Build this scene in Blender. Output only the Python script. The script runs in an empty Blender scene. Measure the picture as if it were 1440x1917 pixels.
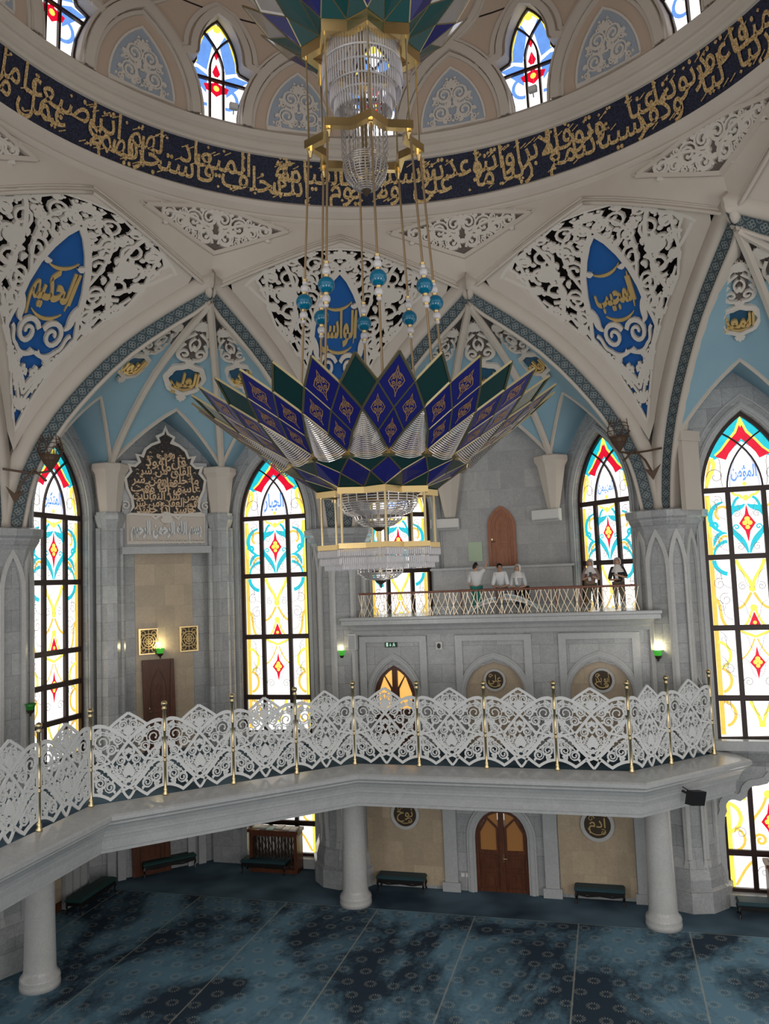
import bpy, bmesh, math, random
from math import sin, cos, pi, radians, degrees, sqrt, atan2, hypot
from mathutils import Vector, Matrix, geometry
SC = bpy.context.scene
COL = SC.collection
PHI = -0.12006496          # turn of the hall against the world y axis

# ---------------------------------------------------------------- camera, sky, exposure
def setup_camera():
    yaw, pit, rol = 0.005537, 0.083671, -0.037921
    f = Vector((sin(yaw)*cos(pit), cos(yaw)*cos(pit), sin(pit)))
    r = Vector((cos(yaw), -sin(yaw), 0)); u = r.cross(f)
    r2 = r*cos(rol)+u*sin(rol); u2 = u*cos(rol)-r*sin(rol)
    cd = bpy.data.cameras.new('camera'); co = bpy.data.objects.new('camera', cd); COL.objects.link(co)
    M = Matrix((r2, u2, -f)).transposed().to_4x4(); M.translation = Vector((-0.2277, -14.7348, 10.3911))
    co.matrix_world = M
    cd.sensor_fit = 'HORIZONTAL'; cd.sensor_width = 36.0; cd.lens = 1506.9*36.0/1440.0
    cd.clip_end = 200
    SC.camera = co
setup_camera()
WORLD_COL = (1.0, 0.965, 0.92); WORLD_STR = 0.72
wd = bpy.data.worlds.new('sky'); SC.world = wd; wd.use_nodes = True
wd.node_tree.nodes['Background'].inputs[0].default_value = (*WORLD_COL, 1)
wd.node_tree.nodes['Background'].inputs[1].default_value = WORLD_STR
SC.view_settings.view_transform = 'Standard'; SC.view_settings.look = 'None'
SC.view_settings.gamma = 1.0; SC.view_settings.use_curve_mapping = False
SC.view_settings.exposure = 0.12
BACK_W = 520.0
GLASS_E = 1.3              # daylight through the stained glass
def area(name, loc, target, sx, sy, power, color):
    l = bpy.data.lights.new(name, 'AREA'); l.shape = 'RECTANGLE'; l.size = sx; l.size_y = sy
    l.energy = power; l.color = color
    o = bpy.data.objects.new(name, l); COL.objects.link(o); o.location = loc
    o.rotation_euler = (Vector(target)-Vector(loc)).to_track_quat('-Z', 'Y').to_euler()
    return o
# tall windows of the opposite side of the hall, behind the camera
for x_, y_, tx, ty in ((-13.5, -15.5, 2, 12), (13.0, -16.0, -2, 12), (0.5, -20.5, 0, 12)):
    area('window_daylight', (x_, y_, 6.5), (tx, ty, 4.0), 3.5, 9.0, BACK_W, (1, .985, .96))

# ---------------------------------------------------------------- frames
def RA(a):                 # hall frame turned to direction a (degrees from the hall axis)
    return -(radians(a)+PHI)
def WP(a, p):
    t = radians(a)+PHI; x, y, z = p
    return Vector((x*cos(t)+y*sin(t), -x*sin(t)+y*cos(t), z))

# ---------------------------------------------------------------- node helpers
class NT:
    def __init__(s, mat):
        s.t = mat.node_tree; s.n = s.t.nodes; s.l = s.t.links
    def new(s, ty, **kw):
        n = s.n.new(ty)
        for k, v in kw.items(): setattr(n, k, v)
        return n
    def put(s, sock, v):
        if isinstance(v, bpy.types.NodeSocket): s.l.new(v, sock)
        elif v is not None:
            try: sock.default_value = v
            except Exception: sock.default_value = (*v, 1)
    def m(s, op, a, b=None, c=None):
        n = s.new('ShaderNodeMath', operation=op)
        for i, x in enumerate((a, b, c)):
            if x is not None: s.put(n.inputs[i], x)
        return n.outputs[0]
    def v(s, op, a, b=None):
        n = s.new('ShaderNodeVectorMath', operation=op); s.put(n.inputs[0], a)
        if b is not None: s.put(n.inputs[1], b)
        return n.outputs['Value'] if op in ('DOT_PRODUCT', 'LENGTH') else n.outputs[0]
    def sep(s, vec):
        n = s.new('ShaderNodeSeparateXYZ'); s.put(n.inputs[0], vec); return n.outputs
    def comb(s, x=0., y=0., z=0.):
        n = s.new('ShaderNodeCombineXYZ')
        for i, q in enumerate((x, y, z)): s.put(n.inputs[i], q)
        return n.outputs[0]
    def mix(s, f, a, b, bt='MIX'):
        n = s.new('ShaderNodeMix', data_type='RGBA', blend_type=bt)
        s.put(n.inputs[0], f); s.put(n.inputs[6], c4(a)); s.put(n.inputs[7], c4(b)); return n.outputs[2]
    def noise(s, vec, scale, detail=3, rough=.55, dist=0.):
        n = s.new('ShaderNodeTexNoise'); s.put(n.inputs['Vector'], vec)
        n.inputs['Scale'].default_value = scale; n.inputs['Detail'].default_value = detail
        n.inputs['Roughness'].default_value = rough; n.inputs['Distortion'].default_value = dist
        return n.outputs[0]
    def ramp(s, f, stops):
        n = s.new('ShaderNodeValToRGB'); s.put(n.inputs[0], f); e = n.color_ramp.elements
        while len(e) < len(stops): e.new(0.5)
        for i, (p, c) in enumerate(stops):
            e[i].position = p; e[i].color = (*c, 1) if hasattr(c, '__len__') else (c, c, c, 1)
        return n.outputs[0]
    def bump(s, h, st=.2, d=.02):
        n = s.new('ShaderNodeBump'); n.inputs['Strength'].default_value = st; n.inputs['Distance'].default_value = d
        s.put(n.inputs['Height'], h); return n.outputs[0]
def c4(c):
    return c if isinstance(c, bpy.types.NodeSocket) else (*c[:3], 1)
def rgb(r, g, b):          # 0-255 display values to linear
    f = lambda v: (v/255/12.92) if v <= 10 else ((v/255+.055)/1.055)**2.4
    return (f(r), f(g), f(b))
def mat(name, color=(.8, .8, .8), rough=.5, metal=0., spec=.5, emit=None, estr=0., fn=None, trans=0., ior=1.45, alpha=1.):
    m = bpy.data.materials.new(name); m.use_nodes = True
    b = m.node_tree.nodes['Principled BSDF']; k = NT(m)
    b.inputs['Base Color'].default_value = (*color, 1); b.inputs['Roughness'].default_value = rough
    b.inputs['Metallic'].default_value = metal; b.inputs['Specular IOR Level'].default_value = spec
    b.inputs['Transmission Weight'].default_value = trans; b.inputs['IOR'].default_value = ior
    b.inputs['Alpha'].default_value = alpha
    if emit: b.inputs['Emission Color'].default_value = (*emit, 1); b.inputs['Emission Strength'].default_value = estr
    if fn: fn(k, b)
    return m
def pos(k): return k.new('ShaderNodeNewGeometry').outputs['Position']
def wall_uv(k):            # metres along any upright wall, and up it
    g = k.new('ShaderNodeNewGeometry')
    t = k.v('NORMALIZE', k.v('CROSS_PRODUCT', (0, 0, 1), g.outputs['True Normal']))
    return k.comb(k.v('DOT_PRODUCT', g.outputs['Position'], t), k.sep(g.outputs['Position'])[2], 0.)
def marble(c1, c2, c3, tile=(.95, .62), joint=.35, rough=.22, tiles=True):
    def fn(k, b):
        p = pos(k)
        n1 = k.noise(p, .9, 5, .6, 1.5); n2 = k.noise(p, 3.5, 6, .65, 2.0)
        base = k.mix(k.ramp(n1, [(.3, 0), (.7, 1)]), c1, c2)
        vein = k.ramp(n2, [(.44, 0), (.5, 1), (.56, 0)])
        col = k.mix(k.m('MULTIPLY', vein, .5), base, c3)
        if tiles:
            br = k.new('ShaderNodeTexBrick'); k.put(br.inputs['Vector'], wall_uv(k))
            br.inputs['Color1'].default_value = (.86, .86, .87, 1); br.inputs['Color2'].default_value = (1.1, 1.1, 1.09, 1)
            br.inputs['Mortar'].default_value = (1-joint,)*3+(1,); br.inputs['Scale'].default_value = 1
            br.inputs['Mortar Size'].default_value = .008; br.inputs['Bias'].default_value = 0
            br.inputs['Brick Width'].default_value = tile[0]; br.inputs['Row Height'].default_value = tile[1]
            col = k.mix(1., col, br.outputs[0], 'MULTIPLY')
        k.put(b.inputs['Base Color'], col)
        k.put(b.inputs['Roughness'], k.m('ADD', k.m('MULTIPLY', n2, .2), rough-.1))
    return fn
def speck(c1, c2, scale=40, lo=.45, hi=.55, bmp=0.):
    def fn(k, b):
        n = k.noise(pos(k), scale, 2, .5)
        k.put(b.inputs['Base Color'], k.mix(k.ramp(n, [(lo, 0), (hi, 1)]), c1, c2))
        if bmp: k.put(b.inputs['Normal'], k.bump(n, bmp))
    return fn
def glassfn(col, st, vary=.25, scale=6.):
    def fn(k, b):
        n = k.noise(pos(k), scale, 3, .6)
        k.put(b.inputs['Emission Color'], c4(col))
        k.put(b.inputs['Emission Strength'], k.m('MULTIPLY', k.m('ADD', k.m('MULTIPLY', n, vary*2), 1-vary), st))
    return fn
def carpetfn(k, b):
    tc = k.new('ShaderNodeTexCoord').outputs['Object']; X, Y, Z = k.sep(tc)
    field = k.m('LESS_THAN', Y, 11.1)
    # worn and brushed pile: broad patches of lighter and darker blue
    n1 = k.noise(k.comb(X, k.m('MULTIPLY', Y, .6), 0.), .38, 5, .62, .5)
    n2 = k.noise(tc, 9., 4, .7)
    base = k.mix(k.ramp(k.m('ADD', n1, k.m('MULTIPLY', k.m('SUBTRACT', n2, .5), .12)), [(.43, 0), (.58, 1)]), CARPET_D, CARPET_L)
    # sunburst flowers in a staggered grid
    s = .62
    row = k.m('FLOOR', k.m('DIVIDE', Y, s))
    xo = k.m('ADD', k.m('DIVIDE', X, s), k.m('MULTIPLY', k.m('MODULO', row, 2.), .5))
    fx = k.m('SUBTRACT', k.m('FRACT', xo), .5); fy = k.m('SUBTRACT', k.m('FRACT', k.m('DIVIDE', Y, s)), .5)
    rr = k.m('SQRT', k.m('ADD', k.m('MULTIPLY', fx, fx), k.m('MULTIPLY', fy, fy)))
    an = k.m('ARCTAN2', fy, fx)
    ray = k.m('GREATER_THAN', k.m('COSINE', k.m('MULTIPLY', an, 14.)), .35)
    ring = k.m('MULTIPLY', k.m('GREATER_THAN', rr, .13), k.m('LESS_THAN', rr, .27))
    core = k.m('LESS_THAN', rr, .14)
    flower = k.m('MULTIPLY', k.m('MULTIPLY', k.m('MULTIPLY', ray, ring), field), k.m('ADD', k.m('MULTIPLY', n2, .5), .25))
    col = k.mix(k.m('MULTIPLY', k.m('MULTIPLY', core, field), .18), base, CARPET_D)
    col = k.mix(flower, col, CARPET_F)
    # laid widths: pale seam every 3.1 m and a thin one between
    sx = k.m('ABSOLUTE', k.m('SUBTRACT', k.m('FRACT', k.m('DIVIDE', k.m('ADD', X, 7.0+31.0-1.55), 3.1)), .5))
    seam = k.m('MULTIPLY', k.m('LESS_THAN', sx, .007), .8)
    sy = k.m('MULTIPLY', k.m('LESS_THAN', k.m('ABSOLUTE', k.m('SUBTRACT', Y, 11.1)), .025), .5)
    col = k.mix(k.m('MULTIPLY', k.m('MAXIMUM', seam, sy), .6), col, CARPET_F)
    k.put(b.inputs['Base Color'], col); k.put(b.inputs['Normal'], k.bump(n2, .25, .01))
CARPET_D = rgb(52, 66, 80); CARPET_L = rgb(112, 148, 168); CARPET_F = rgb(185, 185, 172)
def tealfn(k, b):
    uv = k.new('ShaderNodeUVMap').outputs[0]; U, V, _ = k.sep(uv)
    fu = k.m('SUBTRACT', k.m('FRACT', k.m('DIVIDE', U, .34)), .5); fv = k.m('SUBTRACT', V, .5)
    au, av = k.m('ABSOLUTE', fu), k.m('ABSOLUTE', fv)
    def ringat(cu, cv, r, w):
        d = k.m('SQRT', k.m('ADD', k.m('POWER', k.m('SUBTRACT', au, cu), 2.), k.m('POWER', k.m('SUBTRACT', av, cv), 2.)))
        return k.m('LESS_THAN', k.m('ABSOLUTE', k.m('SUBTRACT', d, r)), w)
    pat = k.m('MAXIMUM', ringat(.17, 0., .13, .035), ringat(0., .17, .13, .035))
    pat = k.m('MAXIMUM', pat, ringat(.5, .42, .2, .03))
    pat = k.m('MAXIMUM', pat, k.m('GREATER_THAN', av, .45))
    k.put(b.inputs['Base Color'], k.mix(k.m('MULTIPLY', pat, .7), rgb(62, 76, 82), rgb(142, 150, 150)))
def woodfn(c1, c2):
    def fn(k, b):
        p = k.v('MULTIPLY', pos(k), (6., 6., .7)); n = k.noise(p, 2.5, 4, .6, 1.2)
        k.put(b.inputs['Base Color'], k.mix(k.ramp(n, [(.35, 0), (.65, 1)]), c1, c2))
    return fn
M = {}
M['plaster'] = mat('cream plaster', (.6, .535, .465), .6, fn=speck((.585, .52, .452), (.615, .552, .484), 1.2, .3, .7))
M['plaster_pink'] = mat('rose plaster', (.56, .44, .35), .65)
M['relief'] = mat('white carved plaster', (.68, .63, .57), .6)
M['lattice'] = mat('white painted lattice', (.70, .71, .71), .5)
M['bluegrey'] = mat('blue grey ground', (.36, .41, .48), .65)
M['dark'] = mat('painted dark of the void', (.018, .012, .012), .9)  # near-black colour stands for unlit depth
M['recess'] = mat('dark taupe recess ground', (.16, .13, .115), .9)  # one even dark tone behind the carved scrolls and crests
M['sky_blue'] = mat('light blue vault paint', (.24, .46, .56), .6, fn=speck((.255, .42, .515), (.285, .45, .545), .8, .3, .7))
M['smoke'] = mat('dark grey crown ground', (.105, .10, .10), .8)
M['royal'] = mat('royal blue field', (.012, .11, .38), .5)
M['medal'] = mat('deep blue medallion', (.02, .09, .17), .5)
M['teal'] = mat('teal patterned band', (.1, .14, .15), .5, fn=tealfn)
M['navy'] = mat('navy mosaic', (.01, .014, .04), .35, fn=speck((.006, .008, .022), (.022, .03, .07), 22, .42, .6))
M['gold_mosaic'] = mat('gold mosaic letters', (.6, .4, .13), .35, .55, fn=speck((.42, .25, .08), (.95, .74, .40), 26, .35, .65))
M['gold'] = mat('polished gold', (.74, .55, .26), .2, 1.)
M['gold_soft'] = mat('gilded letters', (.80, .55, .22), .35, .45)
M['gold_dim'] = mat('dim gilding', (.50, .36, .16), .4, .5)
M['brass'] = mat('brushed brass', (.58, .47, .27), .25, 1.)
M['rod'] = mat('bronze gold rod', (.34, .24, .14), .35, .7)
M['bronze'] = mat('dark bronze', (.055, .038, .024), .45, .5)
M['marble'] = mat('grey marble', rough=.25, fn=marble((.365, .372, .378), (.46, .467, .47), (.27, .28, .29)))
M['marble_plain'] = mat('grey marble trim', rough=.3, fn=marble((.43, .44, .445), (.50, .51, .51), (.37, .38, .39), tiles=False))
M['marble_pale'] = mat('pale marble', rough=.3, fn=marble((.50, .50, .49), (.57, .565, .55), (.44, .44, .44), tiles=False))  # paler tone for pier mouldings, columns and roundel rims
M['cream'] = mat('cream marble', rough=.3, fn=marble((.48, .38, .265), (.55, .44, .315), (.41, .32, .22), (.7, .75), .12))
M['carpet'] = mat('blue carpet', rough=.95, spec=.1, fn=carpetfn)
M['plain_carpet'] = mat('grey blue carpet', rough=.95, spec=.1, fn=speck(rgb(52, 68, 82), rgb(100, 124, 140), .45, .35, .65))
M['frame_wood'] = mat('dark window frame', (.03, .012, .008), .4)
M['door_wood'] = mat('polished brown door wood', rough=.35, fn=woodfn((.075, .024, .010), (.14, .045, .02)))
M['red_wood'] = mat('reddish door wood', rough=.4, fn=woodfn((.27, .095, .04), (.38, .145, .07)))
M['g_white'] = mat('clear daylit glass', (.5, .5, .5), .2, fn=glassfn((1, .985, .96), GLASS_E, .12, 3.))
M['g_turq'] = mat('turquoise daylit glass', (.0, .2, .25), .2, fn=glassfn((.02, .55, .66), 1.0))
M['g_amber'] = mat('amber daylit glass', (.3, .2, .05), .2, fn=glassfn((1, .62, .10), .95))
M['g_yellow'] = mat('yellow daylit glass', (.3, .25, .05), .2, fn=glassfn((1, .83, .12), 1.0))
M['g_red'] = mat('red daylit glass', (.2, .0, .02), .2, fn=glassfn((.78, .005, .03), .95))
M['g_blue'] = mat('blue daylit glass', (.05, .1, .3), .2, fn=glassfn((.16, .36, .86), .95))
M['g_shade'] = mat('bar shade painted on glass', (.3, .3, .35), .2, fn=glassfn((.62, .64, .74), 1.0))
M['g_door'] = mat('warm lit door glass', (.3, .15, .03), .3, fn=glassfn((1, .56, .14), .85, .1))
M['g_door_dim'] = mat('amber frosted door glass', (.28, .13, .04), .35, emit=(1, .42, .1), estr=.05)
M['lead'] = mat('lead line', (.16, .14, .15), .5, emit=(.5, .42, .38), estr=.35)
M['cobalt'] = mat('cobalt petal glass', (.010, .011, .12), .22, 0., .6)
M['bottle_green'] = mat('dark green petal glass', (.006, .03, .03), .25, 0., .6)
M['teal_glass'] = mat('teal petal glass', (.008, .062, .062), .25, 0., .6)
M['petal_edge'] = mat('antique gold edging', (.30, .25, .14), .3, .85)
M['filigree'] = mat('gold filigree print', (.34, .19, .09), .45, .3)
M['turq_ball'] = mat('turquoise glass ball', (.001, .13, .24), .08, 0., .8)
M['crystal'] = mat('cut crystal', (.78, .76, .78), .12, 0., .9, trans=.35, ior=1.5, fn=None)
M['crystal_net'] = mat('crystal bead net', (.46, .43, .42), .15, .5, .9)
M['clear'] = mat('clear glass', (.9, .95, .95), .05, 0., .5, trans=.95, ior=1.2)
M['plaque'] = mat('dark speckled plaque', (.02, .015, .014), .4, fn=speck((.010, .008, .008), (.05, .038, .032), 14, .45, .65))
M['plaque_gold'] = mat('pale gold plaque letters', (.62, .44, .28), .4, .3)
M['black'] = mat('black plastic', (.012, .012, .013), .4)
M['white_plastic'] = mat('white plastic', (.72, .71, .68), .4)
M['grey_plastic'] = mat('grey plastic', (.45, .46, .47), .4)
M['green_glass'] = mat('green sconce glass', (.02, .20, .02), .2)
M['green_lit'] = mat('lit green sconce glass', (.03, .25, .03), .2, emit=(.10, .75, .06), estr=.35)
M['lamp'] = mat('lamp glow', (1, .9, .7), .4, emit=(1, .86, .5), estr=5.)
M['bench_green'] = mat('dark green upholstery', (.012, .055, .05), .6)
M['bench_blue'] = mat('dark blue green upholstery', (.02, .055, .068), .6)
M['ebony'] = mat('black bench wood', (.012, .010, .010), .35)
M['rail_wood'] = mat('red brown handrail', rough=.3, fn=woodfn((.16, .05, .03), (.26, .09, .05)))
M['wire_gold'] = mat('gold railing wire', (.72, .58, .42), .3, .7)
M['book'] = mat('white book', (.7, .68, .65), .6)
M['book_green'] = mat('pale green book', (.35, .52, .48), .6)
M['book_grey'] = mat('grey book', (.42, .42, .44), .6)
M['sign'] = mat('green exit sign', (.004, .03, .015), .4)
M['sign_w'] = mat('exit sign mark', (.6, .85, .7), .5, emit=(.5, 1, .7), estr=.35)
M['skin'] = mat('skin', (.52, .30, .20), .5)
M['skin_b'] = mat('tanned skin', (.42, .23, .15), .5)
M['hair'] = mat('black hair', (.012, .01, .01), .5)
M['shirt'] = mat('white cotton', (.72, .72, .72), .8)
M['shirt_g'] = mat('pale grey cotton', (.55, .57, .58), .8)
M['scarf'] = mat('white head scarf', (.70, .67, .64), .8)
M['tan_top'] = mat('dusty brown cloth', (.26, .17, .15), .8)
M['black_cloth'] = mat('black cloth', (.02, .02, .022), .8)
M['teal_cloth'] = mat('teal cloth', (.03, .25, .22), .8)
M['khaki'] = mat('olive khaki cloth', (.16, .15, .11), .8)
M['grey_cloth'] = mat('grey cloth', (.2, .22, .22), .8)
M['poster'] = mat('pale green notice', (.50, .62, .45), .7)
M['tvpanel'] = mat('grey curved wall marble', rough=.3, fn=marble((.38, .375, .37), (.46, .455, .45), (.31, .31, .32), (.9, .72), .18))
M['iron'] = mat('rusty wire', (.12, .075, .05), .6, .3)
# ---------------------------------------------------------------- mesh building
ORG = {}
class MB:
    def __init__(s): s.v = []; s.f = []; s.m = []; s.uv = {}; s.k = 0; s.js = .0004
    def add(s, vs, fs, m=0):
        b = len(s.v); s.v.extend(tuple(p) for p in vs)
        for f in fs: s.f.append([i+b for i in f]); s.m.append(m)
        return b
    def box(s, x0, x1, y0, y1, z0, z1, m=0, bev=0.):
        if bev:
            b = bev
            s.loft([([(x0+b, y0+b), (x1-b, y0+b), (x1-b, y1-b), (x0+b, y1-b)], z0), ([(x0, y0), (x1, y0), (x1, y1), (x0, y1)], z0+b),
                    ([(x0, y0), (x1, y0), (x1, y1), (x0, y1)], z1-b), ([(x0+b, y0+b), (x1-b, y0+b), (x1-b, y1-b), (x0+b, y1-b)], z1)], m); return
        s.add([(x0, y0, z0), (x1, y0, z0), (x1, y1, z0), (x0, y1, z0), (x0, y0, z1), (x1, y0, z1), (x1, y1, z1), (x0, y1, z1)],
              [(3, 2, 1, 0), (4, 5, 6, 7), (0, 1, 5, 4), (1, 2, 6, 5), (2, 3, 7, 6), (3, 0, 4, 7)], m)
    def obox(s, c, U, V, W, m=0):            # box from centre and three half vectors
        c, U, V, W = Vector(c), Vector(U), Vector(V), Vector(W)
        P = [c+U*i+V*j+W*k for k in (-1, 1) for j in (-1, 1) for i in (-1, 1)]
        s.add(P, [(0, 2, 3, 1), (4, 5, 7, 6), (0, 1, 5, 4), (2, 6, 7, 3), (0, 4, 6, 2), (1, 3, 7, 5)], m)
    def grid(s, rows, m=0, closed=False, uv=None):
        n = len(rows[0]); b = len(s.v)
        for r in rows: s.v.extend(tuple(p) for p in r)
        for i in range(len(rows)-1):
            for j in range(n if closed else n-1):
                k = (j+1) % n
                if uv: s.uv[len(s.f)] = [uv[i][j], uv[i][k], uv[i+1][k], uv[i+1][j]]
                s.f.append([b+i*n+j, b+i*n+k, b+(i+1)*n+k, b+(i+1)*n+j]); s.m.append(m)
    def loft(s, polys, m=0, cap=True):
        rows = [[(p[0], p[1], z) for p in poly] for poly, z in polys]
        b = len(s.v); n = len(rows[0]); s.grid(rows, m, True)
        if cap:
            s.f.append([b+i for i in range(n)][::-1]); s.m.append(m)
            t = b+(len(rows)-1)*n; s.f.append([t+i for i in range(n)]); s.m.append(m)
    def lathe(s, prof, n=16, c=(0, 0), a0=0., a1=360., m=0, cap=False):
        full = abs(a1-a0) >= 359.9; k = n if full else n+1
        rows = []
        for r, z in prof:
            rows.append([(c[0]+r*sin(radians(a0+(a1-a0)*i/n)), c[1]-r*cos(radians(a0+(a1-a0)*i/n)), z) for i in range(k)])
        b = len(s.v); s.grid(rows, m, full)
        if cap and full:
            s.f.append([b+i for i in range(n)]); s.m.append(m)
            t = b+(len(rows)-1)*n; s.f.append([t+i for i in range(n)]); s.m.append(m)
    def tube(s, pts, r, n=6, m=0, closed=False):
        pts = [Vector(p) for p in pts]; rows = []; N = len(pts); up = None
        for i, p in enumerate(pts):
            a = pts[(i-1) % N] if closed or i else p; c = pts[(i+1) % N] if closed or i < N-1 else p
            t = (c-a)
            if t.length < 1e-9: t = Vector((0, 0, 1))
            t.normalize()
            if up is None: up = t.orthogonal().normalized()
            up = up-t*up.dot(t)
            up = up.normalized() if up.length > 1e-6 else t.orthogonal().normalized()
            w = t.cross(up); q = r[i] if hasattr(r, '__len__') else r
            rows.append([p+(up*cos(2*pi*j/n)+w*sin(2*pi*j/n))*q for j in range(n)])
        if closed: rows.append(rows[0])
        b = len(s.v); s.grid(rows, m, True)
        if not closed:
            s.f.append([b+i for i in range(n)][::-1]); s.m.append(m)
            t0 = b+(len(rows)-1)*n; s.f.append([t0+i for i in range(n)]); s.m.append(m)
    def ball(s, c, r, n=10, k=6, m=0, sz=1.):
        s.lathe([(max(r*sin(pi*i/k), 1e-4), c[2]-r*sz*cos(pi*i/k)) for i in range(k+1)], n, (c[0], c[1]), m=m)
    # flat outlines carried onto any surface by f(x, y, depth)
    def slab(s, outer, f, d0=0., d1=0., holes=(), m=0, sides=True):
        loops = [outer]+list(holes); s.k += 1
        if d1 != d0: d1 += (s.k % 13)*s.js
        tris = geometry.tessellate_polygon([[Vector((p[0], p[1], 0)) for p in l] for l in loops])
        flat = [p for l in loops for p in l]
        s.add([f(p[0], p[1], d1) for p in flat], tris, m)
        if sides and d0 != d1:
            for l in loops:
                n = len(l); vs = [f(p[0], p[1], d1) for p in l]+[f(p[0], p[1], d0) for p in l]
                s.add(vs, [(i, (i+1) % n, n+(i+1) % n, n+i) for i in range(n)], m)
    def ribbon(s, pts, w, f, d0=0., d1=0., m=0, closed=False, sides=True, mids=0):
        n = len(pts); L = []; R = []; s.k += 1; d1 += (s.k % 13)*s.js
        for i, p in enumerate(pts):
            a = pts[(i-1) % n] if closed or i else p; c = pts[(i+1) % n] if closed or i < n-1 else p
            tx, ty = c[0]-a[0], c[1]-a[1]; q = hypot(tx, ty) or 1.; tx /= q; ty /= q
            k = 1.
            if (closed or 0 < i < n-1):
                ax, ay = p[0]-a[0], p[1]-a[1]; h = hypot(ax, ay) or 1.
                k = 1/max(.45, abs((ax*tx+ay*ty)/h))
            ww = (w(i/(n-1)) if callable(w) else w)*.5*k
            L.append((p[0]-ty*ww, p[1]+tx*ww)); R.append((p[0]+ty*ww, p[1]-tx*ww))
        if closed: L.append(L[0]); R.append(R[0])
        rows = [[f(*p, d1) for p in L], [f(*p, d1) for p in R]]
        if sides and d0 != d1: rows = [[f(*p, d0) for p in L]]+rows+[[f(*p, d0) for p in R]]
        s.grid(rows, m)
    def disc(s, outer, f, d=0., c=None, n=5, m=0):    # outline filled by rings drawn in to a centre
        cx, cy = c or (sum(p[0] for p in outer)/len(outer), sum(p[1] for p in outer)/len(outer))
        s.grid([[f(cx+(x-cx)*i/n, cy+(y-cy)*i/n, d) for x, y in outer] for i in range(n+1)], m, True)
    def sweep(s, path, prof, m=0, closed=False):     # plan path, profile of (inset to the left, z)
        rows = []
        for ins, z in prof: rows.append([(x, y, z) for x, y in offs(path, ins, closed)])
        s.grid(rows, m, closed)
    def mesh(s, name, mats, o=(0, 0, 0), smooth=False):
        me = bpy.data.meshes.new(name); o = Vector(o)
        me.from_pydata([Vector(p)-o for p in s.v], [], s.f)
        if not isinstance(mats, (list, tuple)): mats = [mats]
        for x in mats: me.materials.append(M[x] if isinstance(x, str) else x)
        if len(mats) > 1: me.polygons.foreach_set('material_index', s.m)
        if smooth: me.polygons.foreach_set('use_smooth', [True]*len(s.f))
        if s.uv:
            ul = me.uv_layers.new(name='UVMap')
            for fi, us in s.uv.items():
                for li, u in zip(me.polygons[fi].loop_indices, us): ul.data[li].uv = u
        me.update(); return me
def offs(path, d, closed=False):
    n = len(path); out = []
    for i, p in enumerate(path):
        a = path[(i-1) % n] if closed or i else None; c = path[(i+1) % n] if closed or i < n-1 else None
        def nrm(u, v):
            x, y = v[0]-u[0], v[1]-u[1]; h = hypot(x, y) or 1.; return (-y/h, x/h)
        if a is None: nx, ny = nrm(p, c); out.append((p[0]+nx*d, p[1]+ny*d)); continue
        if c is None: nx, ny = nrm(a, p); out.append((p[0]+nx*d, p[1]+ny*d)); continue
        n1, n2 = nrm(a, p), nrm(p, c); k = 1+n1[0]*n2[0]+n1[1]*n2[1]; k = max(k, .2)
        out.append((p[0]+(n1[0]+n2[0])*d/k, p[1]+(n1[1]+n2[1])*d/k))
    return out
def tag(o, label=None, cat=None, group=None, kind=None):
    if label: o['label'] = label
    if cat: o['category'] = cat
    if group: o['group'] = group
    if kind: o['kind'] = kind
    return o
def link(name, data):
    o = bpy.data.objects.new(name, data); COL.objects.link(o); return o
def thing(name, label, cat, a=0., o=(0, 0, 0), group=None):
    e = link(name, None); e.location = WP(a, o); e.rotation_euler = (0, 0, RA(a)); e.empty_display_size = .1
    ORG[e.name] = Vector(o); return tag(e, label, cat, group)
def part(mb, name, mats, parent, smooth=False, label=None, kind=None):
    o = ORG[parent.name]; c = link(name, mb.mesh(name, mats, o, smooth)); c.parent = parent; ORG[c.name] = o
    return tag(c, label, None, None, kind)
def solo(mb, name, mats, label, cat, a=0., o=(0, 0, 0), group=None, smooth=False):
    c = link(name, mb.mesh(name, mats, o, smooth)); c.location = WP(a, o); c.rotation_euler = (0, 0, RA(a))
    ORG[c.name] = Vector(o); return tag(c, label, cat, group)
def struct(mb, name, mats, a=0., smooth=False):
    c = link(name, mb.mesh(name, mats, (0, 0, 0), smooth)); c.rotation_euler = (0, 0, RA(a)); ORG[c.name] = Vector((0, 0, 0))
    return tag(c, kind='structure')
def dup(root, loc=None, rz=None, label=None, group=None):
    r = root.copy(); COL.objects.link(r); ORG[r.name] = ORG.get(root.name, Vector())
    if loc is not None: r.location = loc
    if rz is not None: r.rotation_euler = (0, 0, rz)
    if label: r['label'] = label
    if group: r['group'] = group
    for ch in list(root.children):
        c = ch.copy(); COL.objects.link(c); c.parent = r; ORG[c.name] = ORG.get(ch.name, Vector())
        for g in list(ch.children):
            d = g.copy(); COL.objects.link(d); d.parent = c
    return r
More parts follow.
